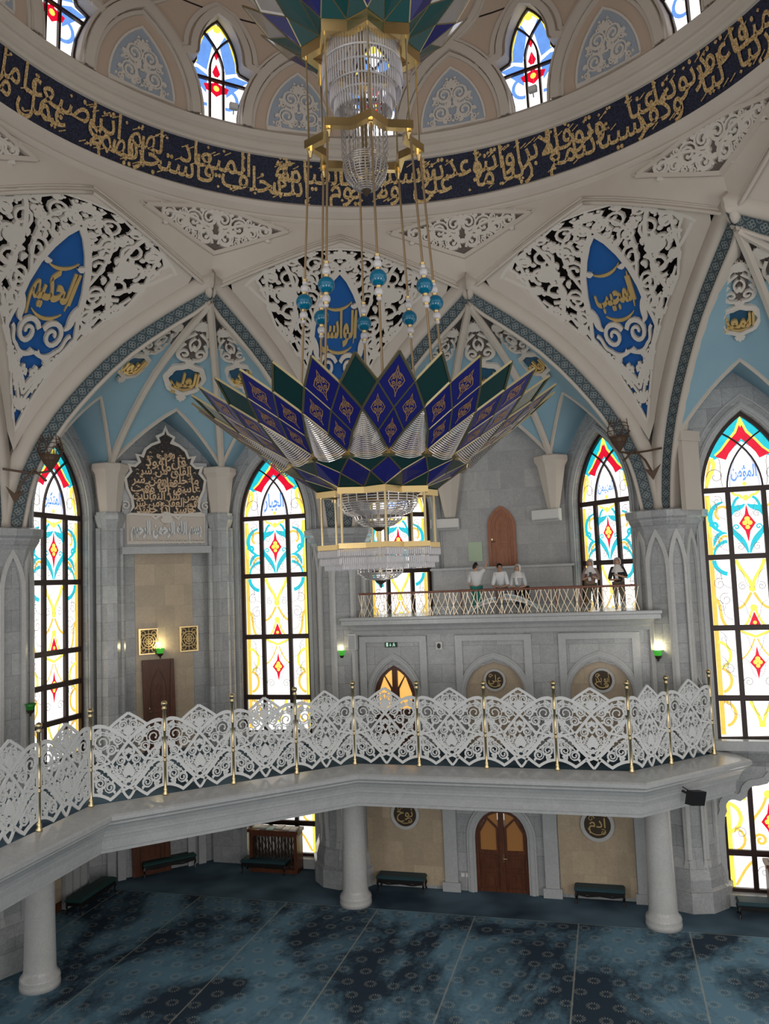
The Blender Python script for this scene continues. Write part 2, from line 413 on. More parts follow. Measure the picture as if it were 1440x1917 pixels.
# ---------------------------------------------------------------- outlines and ornament
def plane(o, U, V=(0, 0, 1)):
    o, U, V = Vector(o), Vector(U).normalized(), Vector(V).normalized(); N = U.cross(V)
    return lambda x, y, d=0.: o+U*x+V*y+N*d
def arcp(cx, cy, r, a0, a1, n=12):
    return [(cx+r*cos(radians(a0+(a1-a0)*i/n)), cy+r*sin(radians(a0+(a1-a0)*i/n))) for i in range(n+1)]
def ogive(w, y0, y1, n=10, base=None):       # pointed arch outline; w half width, springing y0, apex y1
    h = y1-y0; R = (w*w+h*h)/(2*w); L = []
    for i in range(n+1):
        y = h*i/n; x = sqrt(max(R*R-y*y, 0))-(R-w); L.append((max(x, 0.), y0+y))
    pts = [(x, y) for x, y in L]+[(-x, y) for x, y in L[-2::-1]]
    if base is not None: pts = [(w, base)]+pts+[(-w, base)]
    return pts
def circ(cx, cy, r, n=20): return [(cx+r*cos(2*pi*i/n), cy+r*sin(2*pi*i/n)) for i in range(n)]
def bez(p0, p1, p2, p3, n=10):
    out = []
    for i in range(n+1):
        t = i/n; u = 1-t
        out.append(tuple(u**3*a+3*u*u*t*b+3*u*t*t*c+t**3*d for a, b, c, d in zip(p0, p1, p2, p3)))
    return out
def spiral(cx, cy, r, a0, turns, dirn=1, n=20, rend=.18):
    return [(cx+(r*(1-(1-rend)*i/n))*cos(a0+dirn*turns*2*pi*i/n), cy+(r*(1-(1-rend)*i/n))*sin(a0+dirn*turns*2*pi*i/n)) for i in range(n+1)]
def mirror(pts): return [(-x, y) for x, y in pts]
def inside(p, poly):
    x, y = p; r = False; j = len(poly)-1
    for i in range(len(poly)):
        xi, yi = poly[i]; xj, yj = poly[j]
        if (yi > y) != (yj > y) and x < (xj-xi)*(y-yi)/(yj-yi)+xi: r = not r
        j = i
    return r
def dist(p, poly):
    b = 1e9; n = len(poly)
    for i in range(n):
        x0, y0 = poly[i]; x1, y1 = poly[(i+1) % n]; dx, dy = x1-x0, y1-y0; q = dx*dx+dy*dy or 1e-9
        t = max(0, min(1, ((p[0]-x0)*dx+(p[1]-y0)*dy)/q)); b = min(b, hypot(p[0]-x0-dx*t, p[1]-y0-dy*t))
    return b
def arabesque(region, radii, seed=1, half=True, avoid=(), tries=500, gap=.94):
    """scrolls filling an outline: list of (cx, cy, r) packed circles"""
    rnd = random.Random(seed); xs = [p[0] for p in region]; ys = [p[1] for p in region]; C = []
    for r in radii:
        for _ in range(tries):
            p = (rnd.uniform(0 if half else min(xs), max(xs)), rnd.uniform(min(ys), max(ys)))
            if half and p[0] < r*.95: continue
            if any(hypot(p[0]-c[0], p[1]-c[1]) < (r+c[2])*gap for c in C): continue
            if not inside(p, region) or dist(p, region) < r*.9: continue
            if any(inside(p, a) or dist(p, a) < r*.8 for a in avoid): continue
            C.append((p[0], p[1], r))
    return C
def scrolls(mb, C, f, wd, d0, d1, half=True, seed=3, leaf=True, m=0, seg=16, ring=True):
    rnd = random.Random(seed)
    for cx, cy, r in C:
        a0 = rnd.uniform(0, 2*pi); dr = rnd.choice((-1, 1)); w = min(wd, r*.42)
        S = [(spiral(cx, cy, r*1.02, a0, 1.35, dr, seg, .3), lambda t, w=w: w*(1.15-.45*t))]
        blobs = [(cx+.3*r*cos(a0+dr*1.35*2*pi), cy+.3*r*sin(a0+dr*1.35*2*pi), w*.75)]
        if ring and r > wd*1.6: S.append((circ(cx, cy, r, seg)+[circ(cx, cy, r, seg)[0]], lambda t, w=w: w*.7))
        if leaf:
            for k in range(3):
                a = a0+dr*(.9+k*1.9); x, y = cx+r*cos(a), cy+r*sin(a); b = a+dr*1.0
                S.append((bez((x, y), (x+r*.25*cos(b), y+r*.25*sin(b)), (x+r*.5*cos(b-dr*.5), y+r*.5*sin(b-dr*.5)), (x+r*.62*cos(b-dr*1.1), y+r*.62*sin(b-dr*1.1)), 5),
                          lambda t, w=w: w*(.6+1.5*sin(pi*min(1, t*1.05))*(1-t*.3))))
        for P, wf in S:
            mb.ribbon(P, wf, f, d0, d1, m)
            if half: mb.ribbon(mirror(P), wf, f, d0, d1, m)
        for x, y, q in blobs:
            mb.slab(circ(x, y, q, 7), f, d0, d1, m=m)
            if half: mb.slab(circ(-x, y, q, 7), f, d0, d1, m=m)
def palmette(mb, f, x, y, s, d0, d1, m=0, n=7, up=1):
    for k in range(n):
        a = pi/2+up*(k-(n-1)/2)*(2.5/n)
        L = s*(1-.25*abs(k-(n-1)/2)/((n-1)/2))
        P = [(x+L*t*cos(a)*1.0, y+up*L*t*sin(a)) for t in (0, .3, .6, .85, 1)]
        mb.ribbon(P, lambda t: s*.34*(.35+sin(pi*min(t*.9+.1, 1))), f, d0, d1, m)
# ---------------------------------------------------------------- lettering
AF = {'ا': 0xFE8D, 'أ': 0xFE83, 'إ': 0xFE87, 'آ': 0xFE81, 'د': 0xFEA9, 'ذ': 0xFEAB, 'ر': 0xFEAD, 'ز': 0xFEAF, 'و': 0xFEED, 'ى': 0xFEEF, 'ة': 0xFE93, 'ؤ': 0xFE85}
AD = {'ب': 0xFE8F, 'ت': 0xFE95, 'ث': 0xFE99, 'ج': 0xFE9D, 'ح': 0xFEA1, 'خ': 0xFEA5, 'س': 0xFEB1, 'ش': 0xFEB5, 'ص': 0xFEB9, 'ض': 0xFEBD, 'ط': 0xFEC1, 'ظ': 0xFEC5, 'ع': 0xFEC9, 'غ': 0xFECD, 'ف': 0xFED1, 'ق': 0xFED5, 'ك': 0xFED9, 'ل': 0xFEDD, 'م': 0xFEE1, 'ن': 0xFEE5, 'ه': 0xFEE9, 'ي': 0xFEF1, 'ئ': 0xFE89}
LAM = {'ا': 0xFEFB, 'أ': 0xFEF7, 'إ': 0xFEF9, 'آ': 0xFEF5}
def shaped(t):
    out = []; i = 0; prev = False
    while i < len(t):
        ch = t[i]; nx = t[i+1] if i+1 < len(t) else ' '
        if ch == 'ل' and nx in LAM: out.append(chr(LAM[nx]+(1 if prev else 0))); prev = False; i += 2; continue
        if ch in AF: out.append(chr(AF[ch]+(1 if prev else 0))); prev = False
        elif ch in AD:
            j = nx in AF or nx in AD; out.append(chr(AD[ch]+(3 if prev and j else 1 if prev else 2 if j else 0))); prev = j
        elif ch == 'ء': out.append(chr(0xFE80)); prev = False
        else: out.append(ch); prev = False
        i += 1
    return out[::-1]
GL = {}
def raw_text(s, bold):
    cu = bpy.data.curves.new('lettering', 'FONT'); cu.body = s; cu.size = 1; cu.resolution_u = 2; cu.offset = bold
    o = bpy.data.objects.new('lettering', cu); COL.objects.link(o); bpy.context.view_layer.update()
    me = o.to_mesh(); V = [(v.co.x, v.co.y) for v in me.vertices]; F = [list(p.vertices) for p in me.polygons]
    o.to_mesh_clear(); bpy.data.objects.remove(o); bpy.data.curves.remove(cu); return V, F
def glyph(ch, bold):
    if (ch, bold) not in GL:
        V, F = raw_text(ch, bold)
        a = max((p[0] for p in raw_text(ch+'I', bold)[0]), default=0)-max(p[0] for p in raw_text('I', bold)[0])
        e = {}
        for f in F:
            for i in range(len(f)): k = (f[i], f[(i+1) % len(f)]); e[k] = 1
        E = [k for k in e if (k[1], k[0]) not in e]
        GL[(ch, bold)] = (V, F, E, a)
    return GL[(ch, bold)]
def text_width(s, size, bold=.015, arab=True): return sum(glyph(c, bold)[3] for c in (shaped(s) if arab else s))*size
def letters(mb, s, f, size, x0, y0, d0=0., d1=.02, bold=.015, arab=True, m=0, sy=1., sides=True, sx=1.):
    x = x0
    for ch in (shaped(s) if arab else s):
        V, F, E, a = glyph(ch, bold)
        P = [(x+p[0]*size*sx, y0+p[1]*size*sy) for p in V]
        if P:
            mb.add([f(px, py, d1) for px, py in P], F, m)
            if sides and d0 != d1:
                n = len(P); mb.add([f(*p, d1) for p in P]+[f(*p, d0) for p in P], [(i, j, n+j, n+i) for i, j in E], m)
        x += a*size*sx
    return x
def stack_text(mb, rows, f, cx, cy, w, h, d0, d1, bold=.02, m=0, sy=1.):   # rows of words fitted one above another
    n = len(rows)
    for i, r in enumerate(rows):
        tw = text_width(r, 1., bold); size = min(w/tw, h/n*1.35)
        letters(mb, r, f, size, cx-tw*size/2, cy+h/2-h*(i+.72)/n, d0, d1, bold, m=m, sy=max(1., min(1.6 if n > 1 else 2.1, h/n*1.2/size))*sy)
ORD = ['first', 'second', 'third', 'fourth', 'fifth', 'sixth', 'seventh', 'eighth', 'ninth', 'tenth', 'eleventh', 'twelfth', 'thirteenth', 'fourteenth', 'fifteenth', 'sixteenth']
# ---------------------------------------------------------------- hall shell: floor, walls, windows, piers
S2 = sqrt(.5); C0 = 18.8; WT = 3.65           # window walls stand on |T| + N = C0
def wall_plane(s, c0=C0, t=None):
    t = t or (WT if c0 == C0 else WT+.42)
    return plane((s*t, c0-t, 0), (1, -1, 0) if s > 0 else (1, 1, 0))
b = MB(); b.box(-20, 17, -21, 21, -.2, 0); struct(b, 'floor', 'carpet', 22.5)
b = MB()                                       # plain carpet border laid outside the patterned field
b.slab([(-15.5, 11.12), (8.5, 11.12), (8.5, 16), (-15.5, 16)], lambda x, y, d: (x, y, d), 0., .004, sides=False)
tag(solo(b, 'plain_carpet', 'plain_carpet', 'plain grey blue carpet border between the flowered carpet and the walls', 'carpet', 22.5))
def moulded(b, path, f, m=1, w=.2, d=0.):
    b.ribbon(path, w, f, d, d+.07, m); b.ribbon(path, w*.45, f, d+.07, d+.11, m)
def lower_cusp(w, y0, y1):                     # many-lobed arch head
    P = [(w, y0), (w*.98, y0+.35)]; P += arcp(w*.72, y0+.62, .33, -20, 120, 6); P += arcp(w*.26, y0+1.02, .36, 0, 95, 6)
    P += [(.10, y1-.12), (0, y1)]
    return P+[(-x, y) for x, y in P[-2::-1]]
def window_wall(a, s, name, z0=4.2, c0=C0, upper=True, lower=True, xr=(-2.0, 2.6), ztop=17.2, lc0=None):
    f = wall_plane(s, c0)
    x0, x1 = (xr if s > 0 else (-xr[1], -xr[0]))
    b = MB(); holes = []; hw = 1.36
    if upper: holes.append([(hw, 5.0)]+ogive(hw, 12.75, 15.35, 10)+[(-hw, 5.0)])
    b.slab([(x0, z0), (x1, z0), (x1, ztop), (x0, ztop)], f, -.5, 0, holes, 0)
    if upper:
        moulded(b, [(hw+.12, 5.0)]+ogive(hw+.12, 12.75, 15.5, 12)+[(-hw-.12, 5.0)], f)
        b.ribbon([(hw+.38, 5.0)]+ogive(hw+.38, 12.75, 15.85, 12)+[(-hw-.38, 5.0)], .05, f, 0, .04, 1)
        b.box(0, 0, 0, 0, 0, 0)
        b.slab([(-hw-.3, 4.72), (hw+.3, 4.72), (hw+.3, 5.02), (-hw-.3, 5.02)], f, 0, .3, m=1)
    o = struct(b, name, ['marble', 'marble_plain'], a)
    b = MB(); g = wall_plane(s, lc0 or c0); holes = []
    if lower: holes.append([(hw, .35)]+lower_cusp(hw, 2.35, 3.8)+[(-hw, .35)])
    b.slab([(x0-.8, -.1), (x1+.3, -.1), (x1+.3, z0+.4), (x0-.8, z0+.4)], g, -.5, 0, holes, 0)
    if lower:
        b.ribbon([(hw+.1, .35)]+lower_cusp(hw+.1, 2.35, 3.92)+[(-hw-.1, .35)], .2, g, 0, .07, 1)
        b.slab([(-hw-.2, 0), (hw+.2, 0), (hw+.2, .35), (-hw-.2, .35)], g, 0, .12, m=1)
    struct(b, name, ['marble', 'marble_plain'], a)
NW = [0]
def fleur(mb, f, x, y, w, h, d, red, yel):
    mb.slab([(x, y+h), (x+w*.25, y+h*.45), (x+w, y), (x+w*.3, y-h*.4), (x, y-h), (x-w*.3, y-h*.4), (x-w, y), (x-w*.25, y+h*.45)], f, 0, d, m=red, sides=False)
    for px, py, q in ((0, .22, .26), (.3, .02, .24), (-.3, .02, .24), (0, -.2, .22)):
        mb.slab(circ(x+px*w, y+py*h, q*w*1.3, 8), f, 0, d+.004, m=yel, sides=False)
def window(a, s, word=None, extra=False, c0=C0, lower=True, upper=True, lc0=None):
    MT = ['g_white', 'g_turq', 'g_amber', 'g_yellow', 'g_red', 'g_blue', 'g_shade', 'lead']
    T, A, Y, R, B, G, L = 1, 2, 3, 4, 5, 6, 7
    for part_i in (0, 1):
        if (part_i == 0 and not upper) or (part_i == 1 and not lower): continue
        NW[0] += 1; f = wall_plane(s, c0 if part_i == 0 else (lc0 or c0)); W = 1.36; fr = MB(); g = MB(); dz = -.3
        F = lambda x, y, d=0.: f(x, y, dz+d)
        def sym(P, w, m, d=.012):
            w = w if (m == L or callable(w)) else w*1.2; g.ribbon(P, w, F, 0, d, m, sides=False); g.ribbon(mirror(P), w, F, 0, d, m, sides=False)
        if part_i == 0:
            arch = ogive(W, 12.75, 15.35, 14); outl = [(W, 5.0)]+arch+[(-W, 5.0)]
            g.slab(outl, F, 0, 0, m=0, sides=False)
            fr.ribbon(outl+[outl[0]], .24, f, dz-.05, dz+.12)
            bars = [12.85, 10.7, 8.45, 6.25]+([7.4] if extra else [])
            for z in bars: fr.slab([(-W, z-.085), (W, z-.085), (W, z+.085), (-W, z+.085)], f, dz-.05, dz+.1)
            for x in (-.53, .53): fr.slab([(x-.075, 5.0), (x+.075, 5.0), (x+.075, 12.85), (x-.075, 12.85)], f, dz-.05, dz+.1)
            for sg in (-1, 1):
                fr.ribbon([(sg*x, y) for x, y in bez((.53, 12.9), (.5, 13.6), (.2, 14.2), (-.62, 14.72), 10)], .05, f, dz, dz+.07)
            # head: turquoise sky, red chevron with amber edge
            top = [p for p in arch if p[1] > 14.0]
            g.slab(top+[(-.85, 13.85), (-.5, 14.0), (0, 14.4), (.5, 14.0), (.85, 13.85)], F, 0, .006, m=T, sides=False)
            ch = [(0, 15.02), (.14, 14.68), (.38, 14.42), (.6, 14.14), (.82, 13.95), (.64, 13.88), (.5, 13.82), (.4, 14.02), (.2, 14.26), (0, 14.48)]
            g.slab(ch+mirror(ch[-2:0:-1]), F, 0, .016, m=R, sides=False)
            sym([(0, 15.12), (.16, 14.72), (.42, 14.42), (.62, 14.15), (.82, 13.98)], .07, Y, .012)
            g.slab([(0, 15.25), (.07, 15.0), (0, 14.85), (-.07, 15.0)], F, 0, .018, m=Y, sides=False)
            sym(bez((.95, 13.9), (.75, 13.6), (1.05, 13.4), (1.15, 13.0), 8), .1, Y); sym(spiral(.85, 13.3, .28, 0, 1.2, 1, 14), .022, L, .014)
            sym(bez((.65, 12.95), (.75, 13.4), (.62, 13.7), (.75, 13.95), 8), .02, L, .014)
            sym(bez((.44, 12.95), (.42, 13.5), (.25, 13.95), (0, 14.25), 8), .06, G, .008)  # grey strip paints the shade of the bar reveal on the pane
            g.slab(circ(0, 13.02, .07, 8), F, 0, .012, m=Y, sides=False)
            if word:
                tw = text_width(word, 1., .03); q = min(.78/tw, .5)
                letters(g, word, F, q, -tw*q/2, 13.25, 0, .014, .03, m=B, sy=1.9, sides=False)
            # rows below the transom
            z = 11.75
            fleur(g, F, 0, z, .25, .62, .014, R, Y)
            sym(bez((.04, z+.62), (.18, z+.42), (.48, z+.62), (.5, z+.12), 10), lambda t: .04+.15*sin(pi*t), T); sym(bez((.5, z-.05), (.42, z-.4), (.12, z-.45), (.03, z-.95), 10), lambda t: .05+.13*sin(pi*t), T); sym(bez((.2, z+.85), (.4, z+.75), (.36, z+.5), (.5, z+.45), 6), .07, T); sym(spiral(.33, z-.12, .1, 0, 1.1, 1, 9), .035, T, .013)
            g.slab(circ(0, z+.82, .1, 8), F, 0, .016, m=Y, sides=False); sym(bez((.1, z+.8), (.22, z+1.05), (.3, z+.75), (.42, z+1.1), 6), .06, Y)
            sym(arcp(.6, z+.22, .5, 80, -70, 12), lambda t: .06+.09*sin(pi*t), T); sym(arcp(.6, z-1.0, .45, 85, 0, 8), lambda t: .12-.06*t, T); sym(bez((.62, z-.3), (.85, z-.22), (1.0, z-.4), (1.05, z-.7), 8), lambda t: .03+.1*sin(pi*t), T); sym(spiral(.98, z-.05, .14, 0, 1, 1, 10), .07, T, .013)
            sym(arcp(.72, z+.35, .22, -60, 200, 8), .07, A, .013); sym(bez((1.15, z+.9), (1.0, z+.5), (1.25, z+.2), (1.1, z-.4), 8), .08, Y, .01)
            sym(bez((.62, z-.4), (.9, z-.3), (.8, z-.7), (1.1, z-.8), 8), .07, A, .011)
            for sx, sy, sr in ((.25, z-.75, .13), (.3, z+.3, .12), (.85, z+.75, .18), (.9, z-.6, .2)): sym(spiral(sx, sy, sr, 1, 1.3, 1, 12), .018, L, .016)
            z = 9.55
            sym(bez((.42, z+1.05), (.3, z+.6), (.02, z+.5), (.02, z+.1), 8), .09, Y); sym(bez((.04, z), (.2, z-.3), (.28, z-.45), (.45, z-.5), 8), .07, A)
            for q in (.12, -.48): g.slab(circ(0, z+q, .11, 8), F, 0, .016, m=Y, sides=False)
            sym(bez((.04, z-.5), (.12, z-.8), (.2, z-.95), (.3, z-1.05), 6), .06, Y)
            g.slab([(0, z-.6), (.17, z-1.02), (-.17, z-1.02)], F, 0, .014, m=R, sides=False); g.slab(circ(0, z-.95, .06, 7), F, 0, .02, m=Y, sides=False)
            sym(arcp(.62, z+1.05, .45, 0, -80, 8), .11, T); sym(bez((1.2, z-.1), (.85, z-.3), (1.1, z-.7), (.85, z-1.05), 8), .08, A)
            for sx, sy, sr in ((.95, z+.3, .2), (.8, z-.2, .22), (.28, z+.2, .14)): sym(spiral(sx, sy, sr, 2, 1.4, -1, 12), .018, L, .016)
            z = 7.35
            fleur(g, F, 0, z, .23, .52, .014, R, Y)
            sym(bez((.45, z+1.0), (.25, z+.9), (.1, z+.85), (0, z+.8), 6), .07, Y); sym(bez((.04, z+.75), (.2, z+.3), (.35, z+.2), (.46, z+.1), 8), .04, A, .01)
            sym(arcp(1.2, z+.25, .42, 100, 250, 10), .08, Y); sym(arcp(1.2, z-.55, .4, 110, 250, 8), .08, A)
            sym(spiral(.3, z-.6, .16, 0, 1.4, 1, 12), .018, L, .016); sym(spiral(.85, z-.2, .2, 0, 1.4, 1, 12), .018, L, .016)
            z = 5.65
            sym(bez((.3, z+.5), (.2, z+.2), (.04, z+.1), (.04, z-.3), 8), .08, Y); sym(arcp(1.15, z+.1, .4, 100, 250, 8), .08, A)
            g.slab(circ(0, z-.2, .11, 8), F, 0, .016, m=Y, sides=False)
            for z0 in (6.0, 7.2, 8.0, 9.0, 10.0, 11.2, 12.2):
                sym(bez((.62, z0-.3), (1.1, z0-.2), (.7, z0+.2), (1.05, z0+.35), 8), .016, L, .016); sym(spiral(.95, z0+.1, .13, z0, 1.3, 1, 10), .014, L, .016); sym(bez((.05, z0-.3), (.3, z0-.1), (.1, z0+.2), (.42, z0+.3), 8), .014, L, .016)
            sym([(1.15, 5.1), (1.15, 12.7)], .12, A, .004); sym(bez((1.15, 12.9), (1.12, 13.4), (1.0, 13.8), (.95, 13.9), 6), .08, A, .004)
            if s > 0: g.ribbon([(1.18, 5.1), (1.18, 12.7)], .1, F, 0, .008, Y, sides=False)
        else:
            arch = lower_cusp(W, 2.35, 3.8); outl = [(W, .35)]+arch+[(-W, .35)]
            g.slab(outl, F, 0, 0, m=0, sides=False); fr.ribbon([(W, .35), (-W, .35)], .2, f, dz-.05, dz+.12)
            for x in (-1, 1): fr.ribbon([(x*W, .3), (x*W, 2.6)], .2, f, dz-.05, dz+.1)
            fr.slab([(-W, 1.42), (W, 1.42), (W, 1.6), (-W, 1.6)], f, dz-.05, dz+.1)
            for x in (-.53, .53): fr.slab([(x-.075, .3), (x+.075, .3), (x+.075, 3.6), (x-.075, 3.6)], f, dz-.05, dz+.1)
            z = 2.45
            fleur(g, F, 0, z, .25, .6, .014, R, Y)
            g.slab(circ(0, z+.85, .13, 8), F, 0, .016, m=Y, sides=False); sym(bez((.05, z+.8), (.2, z+.3), (.4, z+.25), (.5, z), 8), .07, A)
            sym(arcp(1.0, z+.75, .32, 0, 200, 8), .09, Y); sym(arcp(1.28, z+.1, .45, 100, 260, 10), .1, Y); sym(spiral(.3, z-.55, .2, 0, 1.3, 1, 12), .07, A)
            sym(arcp(1.1, z-.55, .35, 100, 260, 8), .07, A); sym([(1.2, .4), (1.2, 3.0)], .14, Y, .006)
            sym(spiral(.85, z-.35, .2, 0, 1.4, 1, 12), .018, L, .016); sym(bez((.5, 1.3), (.8, 1.1), (.9, .8), (1.1, .5), 8), .07, A)
            sym(spiral(.25, .95, .2, 0, 1.3, 1, 12), .018, L, .016)
        root = struct(fr, 'window_%d' % NW[0], 'frame_wood', a)
        part(g, 'stained_glass', MT, root)
# left alcove, alcove over the balcony, right-hand alcove
def chamfer(a, n, z0, z1, tw, mt, name):
    b = MB(); b.slab([(-tw, z0), (tw, z0), (tw, z1), (-tw, z1)], plane((0, n, 0), (1, 0, 0)), -.4, 0); return struct(b, name, mt, a)
for a in (-22.5, 22.5, 67.5):
    nm = {-22.5: 'wall_left', 22.5: 'wall_back', 67.5: 'wall_right'}[a]
    lc = 20.1 if a < 0 else None
    for s in (-1, 1):
        if a == 67.5 and s == 1: continue
        low = a != 22.5 and not (a == -22.5 and s == -1)
        window_wall(a, s, nm, lower=low, lc0=lc, z0=4.2)
        word = {(-22.5, -1): 'المتكبر', (-22.5, 1): 'الجبار', (22.5, -1): 'العزيز', (22.5, 1): 'المهيمن', (67.5, -1): 'المؤمن'}[(a, s)]
        window(a, s, word, extra=(a == -22.5 and s == -1), lower=low, lc0=lc)
    chamfer(a, 16.45, 4.2, 17.4, 2.5, 'tvpanel' if a == 22.5 else 'marble', nm)
    if a != 22.5: chamfer(a, 18.25 if a < 0 else 16.45, -.1, 4.6, 2.7, 'marble', nm)
# piers
def ring_poly(k, fr=0.):
    return [(-.92-k, 15.6), (-.92-k, 14.72-k*.4), (-.74-k*.8, 14.2-k*.8), (-.34-k*.4, 13.88-k), (.34+k*.4, 13.88-k), (.74+k*.8, 14.2-k*.8), (.92+k, 14.72-k*.4), (.92+k, 15.6)]
for a in (-45, 0, 45):
    b = MB()
    b.loft([(ring_poly(.30), 0), (ring_poly(.30), .62), (ring_poly(.22), .70), (ring_poly(.22), .95), (ring_poly(.05), 1.5), (ring_poly(0), 2.1), (ring_poly(0), 10.9),
            (ring_poly(.02), 11.3), (ring_poly(.10), 11.65), (ring_poly(.24), 11.92), (ring_poly(.24), 11.98), (ring_poly(.32), 12.05), (ring_poly(.34), 12.25), (ring_poly(.2), 12.3)])
    # shafts with pointed heads on the faces
    P = ring_poly(.03)
    for i in (1, 2, 3, 4, 5):
        p, q = Vector((*P[i], 0)), Vector((*P[i+1], 0)); mid = (p+q)/2; U = (q-p); w = U.length/2; f = plane(mid, U)
        for zz, zt, up in ((2.1, 10.6, 1),):
            arch = ogive(w*.92, 10.4, 11.55, 8)
            b.ribbon([(w*.92, 1.5)]+arch+[(-w*.92, 1.5)], .13, f, -.02, .07, 1)
            b.ribbon([(w*.92, 1.5), (w*.7, 1.15), (0, .72), (-w*.7, 1.15), (-w*.92, 1.5)], .13, f, -.1, .09, 1)
    struct(b, 'wall_pier', ['marble', 'marble_pale'], a)
# clustered half columns and tapered corbels carrying the vault ribs
def octo(cx, cy, r): return [(cx+r*sin(radians(22.5+45*i)), cy-r*cos(radians(22.5+45*i))) for i in range(8)]
for a in (-22.5, 22.5, 67.5):
    for s in (-1, 1):
        if a == 67.5 and s == 1: continue
        b = MB(); x, y = s*1.95, 15.95
        prof = [(.60, 14.74), (.66, 14.70), (.66, 14.52), (.56, 14.38), (.54, 14.34), (.40, 13.3), (.36, 13.0)]
        if a == 22.5: prof = [(.60, 14.74), (.66, 14.70), (.66, 14.52), (.56, 14.38), (.54, 14.34), (.22, 12.7), (.18, 12.66)]
        b.loft([(octo(x, y+.15, r), z) for r, z in prof[::-1]], 0)
        if a != 22.5:
            b.loft([(octo(x, y+.2, r), z) for r, z in ((.46, 12.95), (.5, 12.9), (.5, 13.0), (.5, 13.05), (.34, 13.1))], 1)
            b.loft([(octo(x, y+.2, r), z) for r, z in ((.42, 4.3), (.42, 12.5), (.52, 12.8), (.54, 12.95))], 1)
            for k in (-1, 1): b.tube([(x+k*.38, y+.05, 4.3), (x+k*.38, y+.05, 12.5)], .1, 6, 1)
        struct(b, 'trim_corbel', ['plaster', 'marble'], a)
# ---------------------------------------------------------------- vault: arches, webs, pendentives, ring, drum
def spl(tab):
    xs = [p[0] for p in tab]; ys = [p[1] for p in tab]; n = len(xs)
    d = [(ys[i+1]-ys[i])/(xs[i+1]-xs[i]) for i in range(n-1)]
    mm = [d[0]]+[(d[i-1]+d[i])/2 for i in range(1, n-1)]+[d[-1]]
    def f(x):
        x = max(xs[0], min(xs[-1], x)); i = 0
        while i < n-2 and x > xs[i+1]: i += 1
        h = xs[i+1]-xs[i]; t = (x-xs[i])/h
        return (2*t**3-3*t*t+1)*ys[i]+(t**3-2*t*t+t)*h*mm[i]+(-2*t**3+3*t*t)*ys[i+1]+(t**3-t*t)*h*mm[i+1]
    return f
RIBZ = spl([(.38, 12.3), (.62, 13.5), (1.0, 14.45), (1.5, 15.3), (2.4, 16.4), (3.6, 17.55), (5.0, 18.5), (6.23, 19.2)])
SS = [.38, .45, .53, .62, .75, .9, 1.1, 1.35, 1.7, 2.1, 2.6, 3.1, 3.7, 4.3, 5.0, 5.6, 6.23, 6.5, 6.8]
PX, PY = 5.53, 13.34; VY = 10.457; RD = Vector((-5.53, VY-13.34)).normalized()
def rib(s, off, d=0., side=1, tilt=radians(32)):               # alcove frame; off upward/outward from the arch line, d out of its face
    off, d = off*cos(tilt)-d*sin(tilt), off*sin(tilt)+d*cos(tilt)     # the band is canted down towards the hall
    h = .01; tz = (RIBZ(s+h)-RIBZ(s-h))/(2*h) if .4 < s < 6.2 else ((RIBZ(s+h)-RIBZ(s))/h if s <= .4 else (RIBZ(s)-RIBZ(s-h))/h)
    q = sqrt(1+tz*tz); ts, tzz = 1/q, tz/q; us, uz = -tzz, ts
    s2 = s+us*off; z = RIBZ(s)+uz*off
    nx, ny = RD[1], -RD[0]                     # horizontal normal of the arch face
    if ny > 0: nx, ny = -nx, -ny
    x = PX+RD[0]*s2+nx*d; y = PY+RD[1]*s2+ny*d
    if x < 0: x = 0.
    return Vector((side*x, y, z))
def build_arch(a, s, group):
    o = rib(.38, 0, 0, s)
    pl, te = MB(), MB()
    def strip(mb, offs_, m=0):
        rows = [[rib(t, of, d, s) for t in SS] for of, d in offs_]; mb.grid(rows, m)
    strip(pl, [(-.30, -.5), (-.30, .02), (-.27, .05), (-.21, .05), (-.19, .02), (-.19, -.03)])
    strip(pl, [(.16, -.03), (.17, .03), (.26, .08), (.38, .08), (.44, .02), (.60, .0), (.62, -.4)])
    L = [0.]
    for i in range(1, len(SS)): L.append(L[-1]+(rib(SS[i], 0)-rib(SS[i-1], 0)).length)
    te.grid([[rib(t, -.195, -.025, s) for t in SS], [rib(t, .165, -.025, s) for t in SS]], uv=[[(l, 0) for l in L], [(l, 1) for l in L]])
    r = struct(pl, 'trim_arch', 'plaster', a, True); part(te, 'patterned_band', 'teal', r)
for a in (-67.5, -22.5, 22.5, 67.5):
    for s in (-1, 1): build_arch(a, s, None)
# ---- webs of the alcove vaults
V0 = Vector((0, VY+.14, 18.98))
CORB = Vector((1.95, 15.75, 14.74))
def corb_rib(t, side=1):
    p = V0.lerp(CORB, t); d = .8*t
    return Vector((side*p.x, p.y, (RIBZ(6.23*(1-d))-RIBZ(6.23*.2))/(19.2-RIBZ(6.23*.2))*(V0.z-CORB.z)+CORB.z))
def pier_rib(t, side=1):
    p = rib(6.23-(6.23-1.15)*t, -.29, -.05-.12*t, side)
    if t < .12: p = p.lerp(V0, 1-t/.12)
    return p
PK = Vector((0, 14.5, 16.5)); PKW = Vector((2.62, 13.9, 16.6))
def ridge(t, peak):
    p = V0.lerp(peak, t); return Vector((p.x, p.y, V0.z-(V0.z-peak.z)*t**1.5))
def web(s, t, ra, rg, rb):
    c = rg(t); e = ra(t) if s < 0 else rb(t); q = abs(s); p = c.lerp(e, q)
    p.z += .15*t**3*4*q*(1-q); return p
